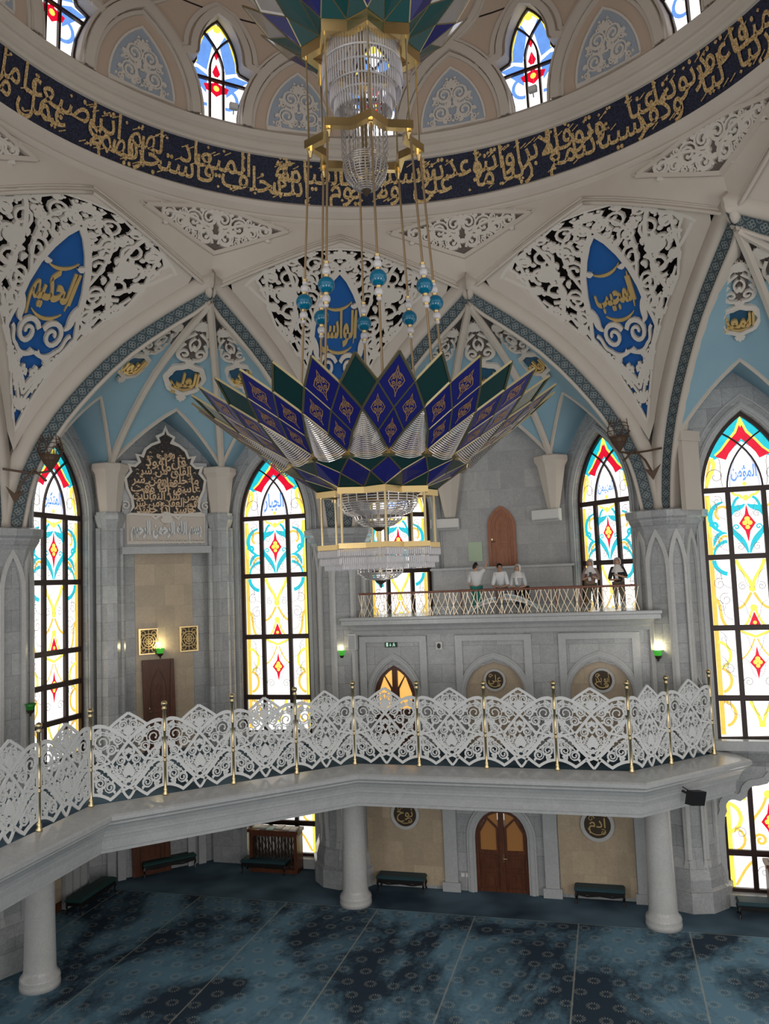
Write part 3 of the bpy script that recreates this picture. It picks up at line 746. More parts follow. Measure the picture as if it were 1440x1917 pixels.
def webset(k, side=1):
    if k == 'c': return lambda s, t: web(s, t, lambda t: corb_rib(t, -1), lambda t: ridge(t, PK), lambda t: corb_rib(t, 1))
    pk = Vector((side*PKW.x, PKW.y, PKW.z)); cr = lambda t: corb_rib(t, side); pr = lambda t: pier_rib(t, side)
    return (lambda s, t: web(s, t, cr, lambda t: ridge(t, pk), pr)) if side > 0 else (lambda s, t: web(s, t, pr, lambda t: ridge(t, pk), cr))
def webmap(w):                                 # (x metres across, y metres down the ridge, lift)
    rl = 0.; acc = [0.]
    for i in range(40): rl += (w(0, (i+1)/40)-w(0, i/40)).length; acc.append(rl)
    def f(x, y, d=0.):
        y = max(0.02, min(y, rl)); i = 0
        while i < 39 and acc[i+1] < y: i += 1
        t = (i+(y-acc[i])/max(acc[i+1]-acc[i], 1e-6))/40
        c = w(0, t); hw = (w(1 if x > 0 else -1, t)-c).length or 1e-3; s = max(-1, min(1, x/hw))
        p = w(s, t); du = w(min(1, s+.05), t)-w(max(-1, s-.05), t); dv = w(s, min(1, t+.02))-w(s, max(0, t-.02))
        n = du.cross(dv)
        n = n.normalized() if n.length > 1e-8 else Vector((0, -1, 0))
        if n.y > 0: n = -n
        return p+n*d
    return f
WALLO = {'c': Vector((0, 1, 0)), 'w': Vector((S2, S2, 0))}
for a in (-22.5, 22.5, 67.5):
    b = MB(); st = MB(); so = MB()
    for k, side in (('c', 1), ('w', -1), ('w', 1)):
        w = webset(k, side); ts = [i/14 for i in range(15)]; us = [-1+i/8 for i in range(17)]
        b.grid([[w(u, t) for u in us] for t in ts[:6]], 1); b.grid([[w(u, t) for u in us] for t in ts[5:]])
        edge = [w(u, 1.) for u in us]
        st.tube([p+Vector((0, -.03, 0)) for p in edge], .065, 5)
        wo = WALLO[k].copy(); wo.x *= side
        out = []
        for p in edge:
            dd = (16.5-p.y) if k == 'c' else (C0+.05-(abs(p.x)+p.y))*S2
            out.append(p+wo*max(dd, .05))
        so.grid([edge, out])
    for side in (-1, 1):
        st.tube([corb_rib(i/12, side)+Vector((0, -.03, -.02)) for i in range(13)], .13, 6)
        if a != 67.5 or side > 0: continue
        p = pier_rib(1., side)                 # little impost by the arch
        st.box(min(p.x-.05*side, p.x+.26*side), max(p.x-.05*side, p.x+.26*side), p.y-.05, p.y+.8, p.z-.3, p.z+.02); st.box(min(p.x+.02*side, p.x+.2*side), max(p.x+.02*side, p.x+.2*side), p.y+.05, p.y+.8, 12.2, p.z-.28)
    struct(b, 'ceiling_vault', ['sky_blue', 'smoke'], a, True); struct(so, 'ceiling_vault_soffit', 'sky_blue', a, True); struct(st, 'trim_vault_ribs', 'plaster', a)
# ---- pendentives between the arches (frame of the pier, x across, y out)
def from_alcove(p, da):                        # alcove frame turned by da degrees into the pier frame
    t = radians(da); x, y, z = p
    return Vector((x*cos(t)+y*sin(t), -x*sin(t)+y*cos(t), z))
EDGE = []
for s in [.9, 1.1, 1.35, 1.7, 2.1, 2.6, 3.1, 3.7, 4.3, 5.0, 5.6, 6.23]: EDGE.append(from_alcove(rib(s, .60, .0, -1), 22.5))
# right-hand edge of the pendentive: left arch of the alcove to its right
EDGE = [p for p in EDGE if p.x > .04]
BOT = Vector((0, EDGE[0].y+.03, EDGE[0].z-.35)); EDGE = [BOT]+EDGE
VR = EDGE[-1]; TOPP = Vector((0, 9.62, 20.95))
def samp(P, t):
    L = [0.]
    for i in range(1, len(P)): L.append(L[-1]+(P[i]-P[i-1]).length)
    q = t*L[-1]; i = 1
    while i < len(P)-1 and L[i] < q: i += 1
    return P[i-1].lerp(P[i], (q-L[i-1])/(L[i]-L[i-1]))
def flipx(p): return Vector((-p.x, p.y, p.z))
def upper(t): p = VR.lerp(TOPP, t); p.z += .12*4*t*(1-t); return p
def coons(p, q):                               # p along bottom->right, q along bottom->left
    c0 = samp(EDGE, p); c1 = flipx(upper(p)); d0 = flipx(samp(EDGE, q)); d1 = upper(q)
    B = BOT*(1-p)*(1-q)+VR*p*(1-q)+flipx(VR)*(1-p)*q+TOPP*p*q
    return c0*(1-q)+c1*q+d0*(1-p)+d1*p-B
PW, PH, HV = VR.x, 7.3, .73
def kite(x, y):
    u, v = max(-1, min(1, x/PW)), max(0, min(1, y/PH)); k = 1-2*HV     # v = HV*s + k*(s*s-u*u)/4
    A, Bq, Cq = k/4, HV, -k*u*u/4-v
    disc = max(Bq*Bq-4*A*Cq, 0.); s = (-Bq+sqrt(disc))/(2*A)
    s = max(abs(u), min(2-abs(u), s)); return (s+u)/2, (s-u)/2
def pend(x, y, d=0.):
    p, q = kite(x, y); P = coons(p, q)
    h = .03; du = coons(min(1, p+h), q)-coons(max(0, p-h), q); dv = coons(p, min(1, q+h))-coons(p, max(0, q-h))
    n = du.cross(dv); n = n.normalized() if n.length > 1e-8 else Vector((0, -1, 0))
    if n.y > 0: n = -n
    return P+n*d
KX = PW; KY = HV*PH
def inset_kite(k):                             # outline of the pierced field
    return [(0, .42), (KX*(.27), 2.35), (KX*.62, 3.95), (KX-1.05, KY-.10), (KX-.95, KY+.08), (KX*.55, 6.28), (KX*.2, 6.72), (0, 6.8),
            (-KX*.2, 6.72), (-KX*.55, 6.28), (-KX+.95, KY+.08), (-KX+1.05, KY-.10), (-KX*.62, 3.95), (-KX*.27, 2.35)]
FIELD = inset_kite(0)
def densify(P, n=4): return [(P[i][0]+(P[(i+1) % len(P)][0]-P[i][0])*k/n, P[i][1]+(P[(i+1) % len(P)][1]-P[i][1])*k/n) for i in range(len(P)) for k in range(n)]
MED = [(0, 5.8), (.24, 5.45), (.46, 5.0), (.66, 4.5), (.8, 3.95), (.88, 3.4), (1.0, 3.0), (1.08, 2.65), (.8, 2.2), (.3, 1.9), (0, 1.5)]
MED = [(x*1.12, y) for x, y in MED]; MEDP = MED+mirror(MED[-2:0:-1])
def ridgemap(k, side, s, L):                    # plaque hung on the ridge of a web: x across, y up from its middle
    pk = PK if k == 'c' else Vector((side*PKW.x, PKW.y, PKW.z)); acc = [0.]
    for i in range(40): acc.append(acc[-1]+(ridge((i+1)/40, pk)-ridge(i/40, pk)).length)
    h = Vector((pk.x, pk.y-V0.y, 0)).normalized(); U = Vector((h.y, -h.x, 0))
    def f(x, y, d=0.):
        q = max(.02, min(L-y*s, acc[-1])); i = 0
        while i < 39 and acc[i+1] < q: i += 1
        t = (i+(q-acc[i])/max(acc[i+1]-acc[i], 1e-6))/40
        tg = (ridge(min(1, t+.02), pk)-ridge(max(0, t-.02), pk)).normalized(); n = tg.cross(U)
        if n.dot(h) > 0: n = -n
        return ridge(t, pk)+U*x*s+n*(d+.10-.22*(x*s)**2)
    return f
def build_pendentive(a, rows, word, label):
    r = thing('pendentive_panel', label, 'ceiling panel', a, (0, 13.2, 14.6), 'pierced pendentives between the arches')
    # plain margin: surface with the pierced field left open is a frame of strips round the field
    b = MB(); D = densify(FIELD, 4)
    bound = []
    for x, y in D:                             # walk each point outwards to the rim of the kite
        cx, cy = 0., 4.6; k = 1.
        dx, dy = x-cx, y-cy
        while k < 6:
            k += .02; X, Y = cx+dx*k, cy+dy*k
            u = abs(X/PW); lim0 = KY*u if True else 0; lim1 = PH-(PH-KY)*u
            if u >= 1 or Y <= lim0 or Y >= lim1: break
        bound.append((X, Y))
    rows_ = [[pend(x, y, -.25) for x, y in D], [pend(x, y, .0) for x, y in D]]
    for t in (.33, .66, 1.0): rows_.append([pend(x+(X-x)*t, y+(Y-y)*t, 0) for (x, y), (X, Y) in zip(D, bound)])
    b.grid(rows_, 0, True); part(b, 'frame', 'plaster', r, True)
    b = MB(); n = 14; rr = []
    for i in range(n+1): rr.append([pend(x*i/n, 4.6+(y-4.6)*i/n, -.62) for x, y in D])
    b.grid(rr, 0, True); part(b, 'backing', 'dark', r)  # dark sheet painting the unlit void behind the scrollwork
    b = MB(); n = 8; rr = []; MD = densify(MEDP, 3)
    for i in range(n+1): rr.append([pend(x*i/n, 3.6+(y-3.6)*i/n, -.16) for x, y in MD])
    b.grid(rr, 0, True); MD2 = densify([(0, .48), (.42, 1.35), (0, 1.95), (-.42, 1.35)], 4); b.grid([[pend(x*i/4, 1.3+(y-1.3)*i/4, -.15) for x, y in MD2] for i in range(5)], 0, True)
    part(b, 'blue_field', 'royal', r)
    b = MB(); d0, d1 = -.12, .0
    def rb(P, w, both=True):
        b.ribbon(P, w, pend, d0, d1)
        if both: b.ribbon(mirror(P), w, pend, d0, d1)
    rb(densify(FIELD, 3)+[FIELD[0]], .09, False)
    rb(MED[:8], .12); rb([(-.5, 6.6), (-.2, 6.15)]+[(x+.05, y+.1) for x, y in MED[:6]], .09)
    rb(bez((1.1, 2.7), (.8, 1.9), (.35, 2.0), (0, 1.45), 8), .11)
    rb(bez((.88, 3.9), (1.6, 4.2), (2.2, 4.3), (2.9, 5.2), 10), .10); rb(bez((1.95, 6.3), (1.3, 5.6), (1.35, 4.2), (1.9, 3.5), 12), .13)
    rb(bez((.3, 6.3), (1.1, 6.0), (1.3, 5.2), (.9, 4.2), 12), .09); rb(bez((1.2, 3.0), (1.6, 3.6), (2.0, 3.8), (2.2, 4.2), 8), .08)
    rb(bez((1.0, 6.55), (1.8, 5.9), (2.6, 5.7), (3.0, 5.2), 10), .085); rb(bez((2.45, 5.95), (2.2, 5.2), (2.5, 4.6), (2.35, 4.35), 8), .09)
    rb(bez((0, 1.3), (.5, 1.9), (1.2, 2.6), (1.35, 3.3), 10), .09); rb(bez((.95, 2.2), (.4, 1.7), (.3, 1.5), (0, 1.0), 8), .09)
    # blue field scrolls
    rb(spiral(.42, 2.75, .36, pi*.9, 1.5, -1, 22), lambda t: .12*(1.1-.5*t)); rb(bez((.9, 3.6), (.75, 3.3), (.95, 3.1), (.72, 2.95), 8), lambda t: .05+.16*sin(pi*t))
    rb(bez((0, 2.3), (.2, 2.2), (.5, 2.15), (.7, 2.4), 8), .1); rb(bez((.7, 2.4), (.95, 2.5), (.8, 2.75), (1.0, 2.85), 6), .09)
    palmette(b, pend, 0, .95, .3, d0, d1, n=5); palmette(b, pend, 0, 6.35, .42, d0, d1, n=5)
    palmette(b, pend, 1.7, 4.75, .5, d0, d1, n=6); palmette(b, pend, -1.7, 4.75, .5, d0, d1, n=6)
    C = arabesque(FIELD, (.34, .27, .21, .16, .12), 11, True, [MEDP], 300)
    scrolls(b, C, pend, .085, d0, d1, True, 5, True, seg=14, ring=False)
    for x, y, q in C:
        if q < .3:
            P = [(x-q*.9, y-q*.5), (x, y), (x+q*1.2, y+q*.8)]; rb(P, lambda t: .04+.10*sin(pi*t))
    low = [(.06, 1.2), (.5, 1.6), (.95, 2.35), (.7, 2.4), (.35, 2.05), (.06, 1.75)]
    scrolls(b, arabesque(low, (.2, .15, .11, .08), 6, True, (), 200), pend, .07, d0, d1, True, 3, True, seg=11, ring=False)
    rb(bez((.1, 2.35), (.3, 2.05), (.5, 2.3), (.62, 2.1), 6), .07); rb(bez((.05, 1.75), (.25, 1.85), (.4, 1.6), (.55, 1.75), 6), .07)
    part(b, 'pierced_scrollwork', 'relief', r)
    b = MB()
    if rows: stack_text(b, rows, pend, 0, 3.95, 1.35, 1.6, -.15, -.08, .035)
    if rows: b.ribbon(bez((-.5, 4.55), (-.2, 4.35), (.2, 4.4), (.45, 4.7), 8), lambda t: .02+.07*sin(pi*t), pend, -.15, -.08); b.ribbon(bez((.5, 3.3), (.2, 3.05), (-.2, 3.05), (-.5, 3.3), 8), lambda t: .02+.07*sin(pi*t), pend, -.15, -.08); b.ribbon(bez((.55, 3.4), (.62, 3.8), (.55, 4.2), (.6, 4.4), 6), lambda t: .02+.05*sin(pi*t), pend, -.15, -.08)
    if rows: part(b, 'gold_lettering', 'gold_soft', r)
    return r
PLAB = 'pierced white plaster pendentive with a blue field reading «%s» in gold, %s'
build_pendentive(-45, ['الحكيم'], 'x', 'pierced white plaster pendentive with gold script on blue, at the left edge')
build_pendentive(0, ['الواسع'], 'x', 'pierced white plaster pendentive with gold script on blue, behind the turquoise glass balls')
build_pendentive(45, ['المجيب'], 'x', 'pierced white plaster pendentive with gold script on blue, to the right of the chandelier')
# ---- shell from the pendentives up to the ring
RT, ZT = 9.72, 21.62
def shell(x, z, d=0., a0=0.):                  # x metres of arc from the pier axis, z height
    a = x/9.8; a = max(-pi/8, min(pi/8, a)); t = abs(a)/(pi/8)
    # straight chord between the pendentive top and the arch crown
    P = TOPP.lerp(from_alcove(Vector((0, VY, 19.33)), 22.5), t); rb = hypot(P.x, P.y); zb = P.z+.12*4*t*(1-t)
    q = max(0, min(1, (z-zb)/(ZT-zb))); r = rb+(RT-rb)*q-d
    return Vector((r*sin(a), r*cos(a), zb+(ZT-zb)*q))
for a in (-90, -45, 0, 45, 90):
    b = MB(); n = 16; rows = []
    for j in range(7):
        row = []
        for i in range(n+1):
            x = (-pi/8+pi/4*i/n)*9.8; lo = shell(x, -99).z; row.append(shell(x, lo+(ZT-lo)*j/6))
        rows.append(row)
    b.grid(rows)
    for k in (-1, 1):                          # moulded edges over the pendentive
        P = [shell(k*(pi/8)*9.8*i/10, -99, .02) for i in range(11)]
        b.tube(P, .06, 5); b.tube([p+Vector((0, -.02, .16)) for p in P], .03, 5)
    struct(b, 'ceiling_shell', 'plaster', a, True)
def tri_map(x, z, d=0.):                       # around the arch crown: x arc metres from the alcove axis
    s = 1 if x >= 0 else -1
    p = shell(-s*(pi/8*9.8)+x, z, d)
    return from_alcove(p, 22.5*s)
TRI = [(0, 20.36), (2.2, 21.18), (1.45, 21.36), (.75, 21.52), (0, 21.6), (-.75, 21.52), (-1.45, 21.36), (-2.2, 21.18)]
for i, a in enumerate((-67.5, -22.5, 22.5, 67.5)):
    r = thing('carved_spandrel', ['carved white triangular panel under the ring, cut by the left edge of the photo', 'carved white triangular panel under the ring, left of the chandelier rods',
              'carved white triangular panel under the ring, right of the chandelier rods', 'carved white triangular panel under the ring, in the upper right corner'][i],
              'carved panel', a, (0, 10.2, 20.36), 'carved triangles under the ring')
    b = MB(); T2 = densify(TRI, 5); b.disc([(x*.98, 20.36+(z-20.36)*.99) for x, z in T2], tri_map, .012, (0, 21.0), 7); part(b, 'ground', 'recess', r)
    b = MB(); b.ribbon(T2, .11, tri_map, -.02, .12, closed=True); b.ribbon([(x*1.06, 20.33+(z-20.33)*1.07) for x, z in T2], .05, tri_map, -.02, .05, closed=True)
    part(b, 'frame', 'plaster', r)
    b = MB(); C = arabesque(TRI, (.27, .22, .17, .13, .1), 4, True, (), 300)
    scrolls(b, C, tri_map, .075, .0, .10, True, 9, seg=12)
    palmette(b, tri_map, 0, 21.25, .24, 0, .12, n=5)
    for k in (-1, 1):
        b.ribbon([(k*x, z) for x, z in bez((.08, 20.6), (.2, 21.0), (.5, 21.4), (1.7, 21.15), 14)], .07, tri_map, 0, .12)
    part(b, 'carved_scrolls', 'relief', r)
# ---- the ring with its inscription
def full(prof, name, mt, n=144, smooth=True):
    b = MB(); b.lathe([(r, z) for r, z in prof], n); return struct(b, name, mt, 0, smooth)
full([(9.9, 21.5), (9.70, 21.5), (9.62, 21.56), (9.60, 21.62), (9.68, 21.66), (9.50, 21.82), (9.44, 21.95), (9.52, 21.98), (9.56, 22.02), (9.60, 22.04), (9.63, 22.085)], 'trim_ring', 'plaster', 144, False)
full([(9.63, 22.085), (9.36, 23.34)], 'wall_ring', 'navy')
full([(9.36, 23.34), (9.28, 23.35), (9.27, 23.42), (9.18, 23.45), (9.16, 23.58), (9.10, 23.62), (9.12, 23.72), (9.02, 23.76), (8.98, 23.92), (9.10, 23.98), (9.2, 24.12)], 'trim_cornice', 'plaster', 144, False)
def ringmap(x, y, d=0.):                       # x arc metres to the right of the hall axis, y up the band
    t = y/1.27; r = 9.63-.27*t-d; a = x/9.5; return Vector((r*sin(a), r*cos(a), 22.085+1.26*t))
AYAH = 'منوا بربكم فآمنا ربنا فاغفر لنا ذنوبنا وكفر عنا سيئاتنا وتوفنا مع الأبرار ربنا وآتنا ما وعدتنا على رسلك ولا تخزنا يوم القيامة إنك لا تخلف الميعاد فاستجاب لهم ربهم أني لا أضيع عمل عامل منكم من ذكر أو أنثى'
b = MB(); W_ = AYAH.split(); x = 15.6; size = 1.0
tot = sum(text_width(w, size, .03)*.5+.02 for w in W_); k = 28.3/tot
for i, w in enumerate(W_):
    tw = text_width(w, size, .03)*min(1.15, k); adv = text_width(w, size, .03)*.5*k+.02*k
    up = i % 2
    letters(b, w, ringmap, size, x-tw, (.60 if not up else .20), .0, .03, .012, sx=min(1.15, k), sy=1.0, sides=False)
    for q in range(4):
        random.seed(i*11+q); px = x-tw*random.random(); py = random.choice((.12, .6, 1.0, 1.08)); b.ribbon([(px-.09, py-.02), (px, py+.03), (px+.1, py+.09)], .03, ringmap, 0, .03, sides=False)
    for q in range(3):
        random.seed(i*7+q); px = x-tw*random.random(); py = random.choice((.1, 1.12, 1.05)); b.slab([(px, py), (px+.05, py+.05), (px, py+.1), (px-.05, py+.05)], ringmap, 0, .03, sides=False)
    x -= adv
tag(solo(b, 'ring_inscription', 'gold_mosaic', 'gold mosaic Arabic inscription running round the dark blue ring below the dome', 'inscription', 0, (0, 9.4, 22.1)))
# ---- drum of the dome: arched panels and keyhole windows, twelve of each
def drum(x, z, d=0.):                          # x arc metres at radius 9.15 from the local axis
    zz = z-24; r = 9.2-.06*zz-.035*max(0, zz-2.2)**2-d; a = x/9.15; return Vector((r*sin(a), r*cos(a), z))
SEG = 9.15*radians(30)
KEY = [(.66, 24.05), (.66, 24.5), (.72, 24.9), (.86, 25.3), (1.06, 25.72), (.70, 25.86)]
KEYW = KEY+[(x, y) for x, y in ogive(.66, 25.95, 27.3, 8)]
KEYP = KEYW[:]+[(-x, y) for x, y in KEY[::-1]]
PAN = ogive(.98, 24.15, 25.95, 10); ARC = ogive(1.62, 24.05, 26.62, 12)
DWIN = [i for i in range(12) if True]
def drum_ang(i): return -22.5+30*i if False else 7.5+30*(i-3)
for i in range(12):
    a = drum_ang(i)
    if abs(((a+180) % 360)-180) > 130: full_detail = False
    else: full_detail = True
    b = MB()
    # plaster skin of one bay: columns of quads with the keyhole left open
    half = SEG/2; up = [(half, 24.05), (half, 29.3), (-half, 29.3), (-half, 24.05)]
    K2 = densify(KEYP, 1)
    def hole_w(z):
        xs = []
        for q in range(len(KEYW)-1):
            (xa, za), (xb, zb) = KEYW[q], KEYW[q+1]
            if xb < 0 or xa < 0: continue
            if min(za, zb) <= z <= max(za, zb) and abs(zb-za) > 1e-6: xs.append(xa+(xb-xa)*(z-za)/(zb-za))
        return max(xs) if xs else 0.
    zs = sorted(set([24.05+.1*j for j in range(33)]+[25.72, 25.86])); zs = [z for z in zs if z <= 27.3]
    for k in (-1, 1):
        rows = [[drum(k*(hole_w(z)+(half-hole_w(z))*j/5), z) for j in range(6)] for z in zs]
        b.grid(rows)
    b.grid([[drum(-half+2*half*j/10, z) for j in range(11)] for z in (27.3, 27.8, 28.4, 29.3)])
    struct(b, 'wall_drum', 'plaster_pink', a, True)
    if not full_detail: continue
    b = MB()                                   # mouldings round the window and reveal
    ko = [(.66, 24.05)]+[(x*1.16+.06, y+.04) for x, y in KEY[1:]]+[(x*1.2, 25.9+(y-25.9)*1.16) for x, y in ogive(.66, 25.95, 27.3, 8)]
    ko = ko+[(-x, y) for x, y in ko[5::-1]]
    b.ribbon([(x*1.13+(.1 if x > 0 else -.1), y) for x, y in KEYP], .2, drum, 0, .12); b.ribbon([(x*1.38+(.16 if x > 0 else -.16), 24.05+(y-24.05)*1.05) for x, y in KEYP[4:-4]], .14, drum, 0, .06)
    b.ribbon(KEYP, .02, drum, -.55, .08)
    b.grid([[drum(x, y, -.5) for x, y in KEYP], [drum(x, y, .02) for x, y in KEYP]])
    struct(b, 'trim_drum_window', 'plaster', a)
    NW[0] += 1; fr = MB(); g = MB(); fd = lambda x, y, d=0.: drum(x, y, -.42+d*1.6)
    g.disc(KEYP, fd, 0, (0, 25.5), 6)
    fr.ribbon(KEYP, .13, fd, -.03, .06); fr.ribbon([(-.9, 25.45), (.9, 25.45)], .07, fd, 0, .06)
    for k in (-1, 1): fr.ribbon([(k*.2, 24.05), (k*.2, 25.8)], .06, fd, 0, .06); fr.ribbon([(k*x, y) for x, y in bez((.2, 25.75), (.2, 26.2), (-.1, 26.6), (-.42, 26.85), 8)], .05, fd, 0, .06)
    for k in (-1, 1):
        mm = lambda P: [(k*x, y) for x, y in P]
        g.slab(mm([(.28, 25.75), (.68, 25.9), (.66, 26.1), (.5, 26.65), (.28, 26.95), (.1, 26.6)]), fd, 0, .01, m=1, sides=False)
        g.ribbon(mm([(.62, 25.9), (.6, 26.2), (.4, 26.8), (.05, 27.15)]), .09, fd, 0, .014, 3, sides=False)
        g.slab(mm([(.3, 25.05), (.86, 25.6), (.98, 25.68), (.55, 25.75), (.25, 25.6)]), fd, 0, .01, m=1, sides=False)
        g.ribbon(mm([(.7, 24.9), (.85, 25.3), (1.0, 25.66)]), .07, fd, 0, .014, 3, sides=False); g.ribbon(mm(arcp(.32, 25.0, .3, -100, 60, 8)), .1, fd, 0, .014, 1, sides=False)
        g.slab(mm([(0, 25.5), (.08, 25.4), (.38, 25.32), (.3, 25.15), (.16, 25.12), (0, 25.0)]), fd, 0, .018, m=2, sides=False)
        g.slab(mm([(0, 26.0), (.12, 25.72), (.05, 25.6), (0, 25.6)]), fd, 0, .018, m=2, sides=False); g.slab(mm([(0, 26.35), (.07, 26.25), (0, 26.1)]), fd, 0, .018, m=2, sides=False)
    g.slab(circ(0, 27.05, .12, 8), fd, 0, .016, m=3, sides=False); g.slab(circ(0, 25.25, .09, 8), fd, 0, .022, m=3, sides=False)
    rt = struct(fr, 'window_%d' % NW[0], 'frame_wood', a); part(g, 'stained_glass', ['g_white', 'g_blue', 'g_red', 'g_yellow'], rt)
    # blind arch with its carved panel
    a2 = a+15; b = MB()
    b.ribbon([(1.62, 24.05)]+ARC[1:-1]+[(-1.62, 24.05)], .26, drum, 0, .16); b.ribbon([(x*.88, 24.05+(y-24.05)*.9) for x, y in ARC], .1, drum, 0, .08)
    b.ribbon([(x*1.14, 24.05+(y-24.05)*1.09) for x, y in ARC], .07, drum, 0, .1)
    struct(b, 'trim_blind_arch', 'plaster', a2)
    if abs(((a2+180) % 360)-180) > 80: continue
    nm = {-37.5: 'left of the left drum window', -7.5: 'just left of the upper crystals', 22.5: 'just right of the upper crystals', 52.5: 'right of the right drum window', -67.5: 'beyond the far left drum window'}.get(a2, 'beyond the far right drum window')
    r = thing('carved_niche_panel', 'blue grey arched panel with white scrolls, %s' % nm, 'carved panel', a2, (0, 9.1, 24.1), 'carved panels in the dome drum')
    b = MB(); b.disc(densify(PAN, 2), drum, .02, (0, 24.8), 6); part(b, 'ground', 'bluegrey', r)
    b = MB(); b.ribbon(densify(PAN, 2), .06, drum, 0, .05, closed=True)
    reg = [(x*.8, 24.2+(y-24.15)*.84) for x, y in PAN]
    C = arabesque(reg, (.23, .18, .14, .1), 5, True, (), 260); scrolls(b, C, drum, .065, .02, .07, True, 8, seg=12)
    palmette(b, drum, 0, 25.3, .28, .02, .08, n=5)
    part(b, 'carved_scrolls', 'relief', r)
# star panels of the dome above every second drum window, and the mouldings that frame them
STAR = [(0, 26.9+.35), (.5, 27.65), (1.15, 27.6), (1.5, 28.05), (2.2, 28.35), (2.0, 29.2), (-2.0, 29.2), (-2.2, 28.35), (-1.5, 28.05), (-1.15, 27.6), (-.5, 27.65)]
def dome(x, z, d=0.): return drum(x, z, d)
for a, w in ((7.5, 'behind the upper tier of the chandelier'),):
    r = thing('star_panel', 'blue grey carved star panel edged in gold, %s' % w, 'ceiling panel', a, (0, 9., 27.3))
    b = MB(); b.disc(densify(STAR, 3), drum, .03, (0, 28.2), 6); part(b, 'ground', 'bluegrey', r)
    b = MB(); b.ribbon(densify(STAR, 3), .08, drum, .03, .1, closed=True); part(b, 'gold_edge', 'gold', r)
    b = MB(); C = arabesque(STAR, (.3, .24, .18, .13), 8, True, (), 260); scrolls(b, C, drum, .08, .04, .1, True, 4, seg=12); part(b, 'carved_scrolls', 'relief', r)
b = MB()
for i in range(12):
    a = drum_ang(i)
    for k in (-1, 1):
        f = lambda x, z, d=0., a=a: from_alcove(drum(x, z, d), a)
        P = [(k*x, z) for x, z in bez((SEG/2, 26.72), (SEG*.40, 27.0), (SEG*.30, 27.3), (SEG*.27, 27.75), 8)+bez((SEG*.27, 27.75), (SEG*.2, 28.0), (SEG*.08, 28.3), (0, 28.75), 6)[1:]]
        b.ribbon(P, .30, f, 0, .07); b.ribbon(P, .16, f, .07, .13)
struct(b, 'trim_dome_ribs', 'plaster', 0)
full([(8.55, 29.25), (8.1, 30.4), (7.0, 31.9), (5.4, 33.2), (3.2, 34.1), (.01, 34.5)], 'ceiling_dome', 'plaster_pink', 64)

b = MB(); b.lathe([(19.8, 15.2), (19.0, 17.6), (13.2, 21.0), (10.3, 24.4), (10.3, 29.6)], 40, (0, 0), 70, 290); struct(b, 'ceiling_light_block', 'dark', 0)  # added unseen outer shell, keeps sky light out of the vault gaps
for a in (-90, 90):                            # plain pendentives at the edges of the view
    b = MB(); b.grid([[coons(p/8, q/8) for p in range(9)] for q in range(9)]); struct(b, 'ceiling_pendentive', 'plaster', a, True)

b = MB()
for a in (-67.5, -22.5, 22.5, 67.5):            # bosses where the arches meet
    c = from_alcove(Vector((0, VY-.02, 19.36)), a); b.ball(c, .2, 8, 6, sz=1.3)
struct(b, 'trim_bosses', 'plaster', 0, True)
# ---------------------------------------------------------------- gallery, balcony wall, columns, fence
GR = 10.75                                     # posts stand on an octagon
def oc(r, a): t = radians(a); return (r*sin(t), r*cos(t))
def gal_path(dr):                              # plan in the hall frame, right to left; dr pushes outwards
    k = 1/cos(pi/8)
    return [oc(GR, -135), oc(GR, -90), oc(GR, -45), oc(GR, 0), oc(GR-.1, 45), (9.05+.45, 10.95), (8.3, 12.4)]
# end of the gallery beside the right-hand pier, in the hall frame
E1 = Vector(WP(0, (0, 0, 0)))
def hall(p):                                   # world xy to hall frame
    t = PHI; return (p[0]*cos(t)-p[1]*sin(t), p[0]*sin(t)+p[1]*cos(t))
PEND1 = hall((9.61, 10.13)); PMID = hall((7.95, 9.14))
GPATH = [oc(GR, -135), (-10.2, .2), oc(10.68, -42.4), oc(GR, 0), oc(GR-.12, 45), PEND1, hall((9.35, 12.2))]
b = MB()
prof = [(0.05, 4.76), (-.80, 4.66), (-.86, 4.62), (-.86, 4.52), (-.80, 4.47), (-.74, 4.45), (-.74, 4.40), (-.66, 4.34), (-.58, 4.22), (-.54, 4.12), (-.53, 4.06), (-.48, 4.04), (-.45, 3.92), (-.44, 3.72), (-.40, 3.70), (-.40, 3.62), (.0, 3.62)]
b.sweep(GPATH, prof)
struct(b, 'trim_gallery', 'marble_plain')
b = MB()
inner = offs(GPATH, .0); sl = [oc(20, -135), oc(19, -100), oc(20.5, -67.5), oc(17, -45), oc(21.5, -22.5), oc(16, 0), oc(17, 22.5), oc(15.0, 42), oc(15.0, 46)]
b.slab(inner+sl[::-1], lambda x, y, d: (x, y, 4.70+d), -1.05, 0.)
struct(b, 'floor_gallery', 'plain_carpet')
# columns under the gallery
for a, w in ((-45, 'leftmost'), (0, 'middle'), (45, 'rightmost')):
    b = MB(); c = oc(12.35, a)
    b.lathe([(.01, 0), (.52, 0), (.52, .12), (.50, .16), (.52, .22), (.50, .30), (.43, .36), (.41, .5), (.385, 1.8), (.37, 3.66)], 28, c)
    tag(solo(b, 'marble_column', 'marble_pale', 'round pale marble column under the gallery, %s of the three' % w, 'column', 0, (*c, 0), 'columns under the gallery', True))
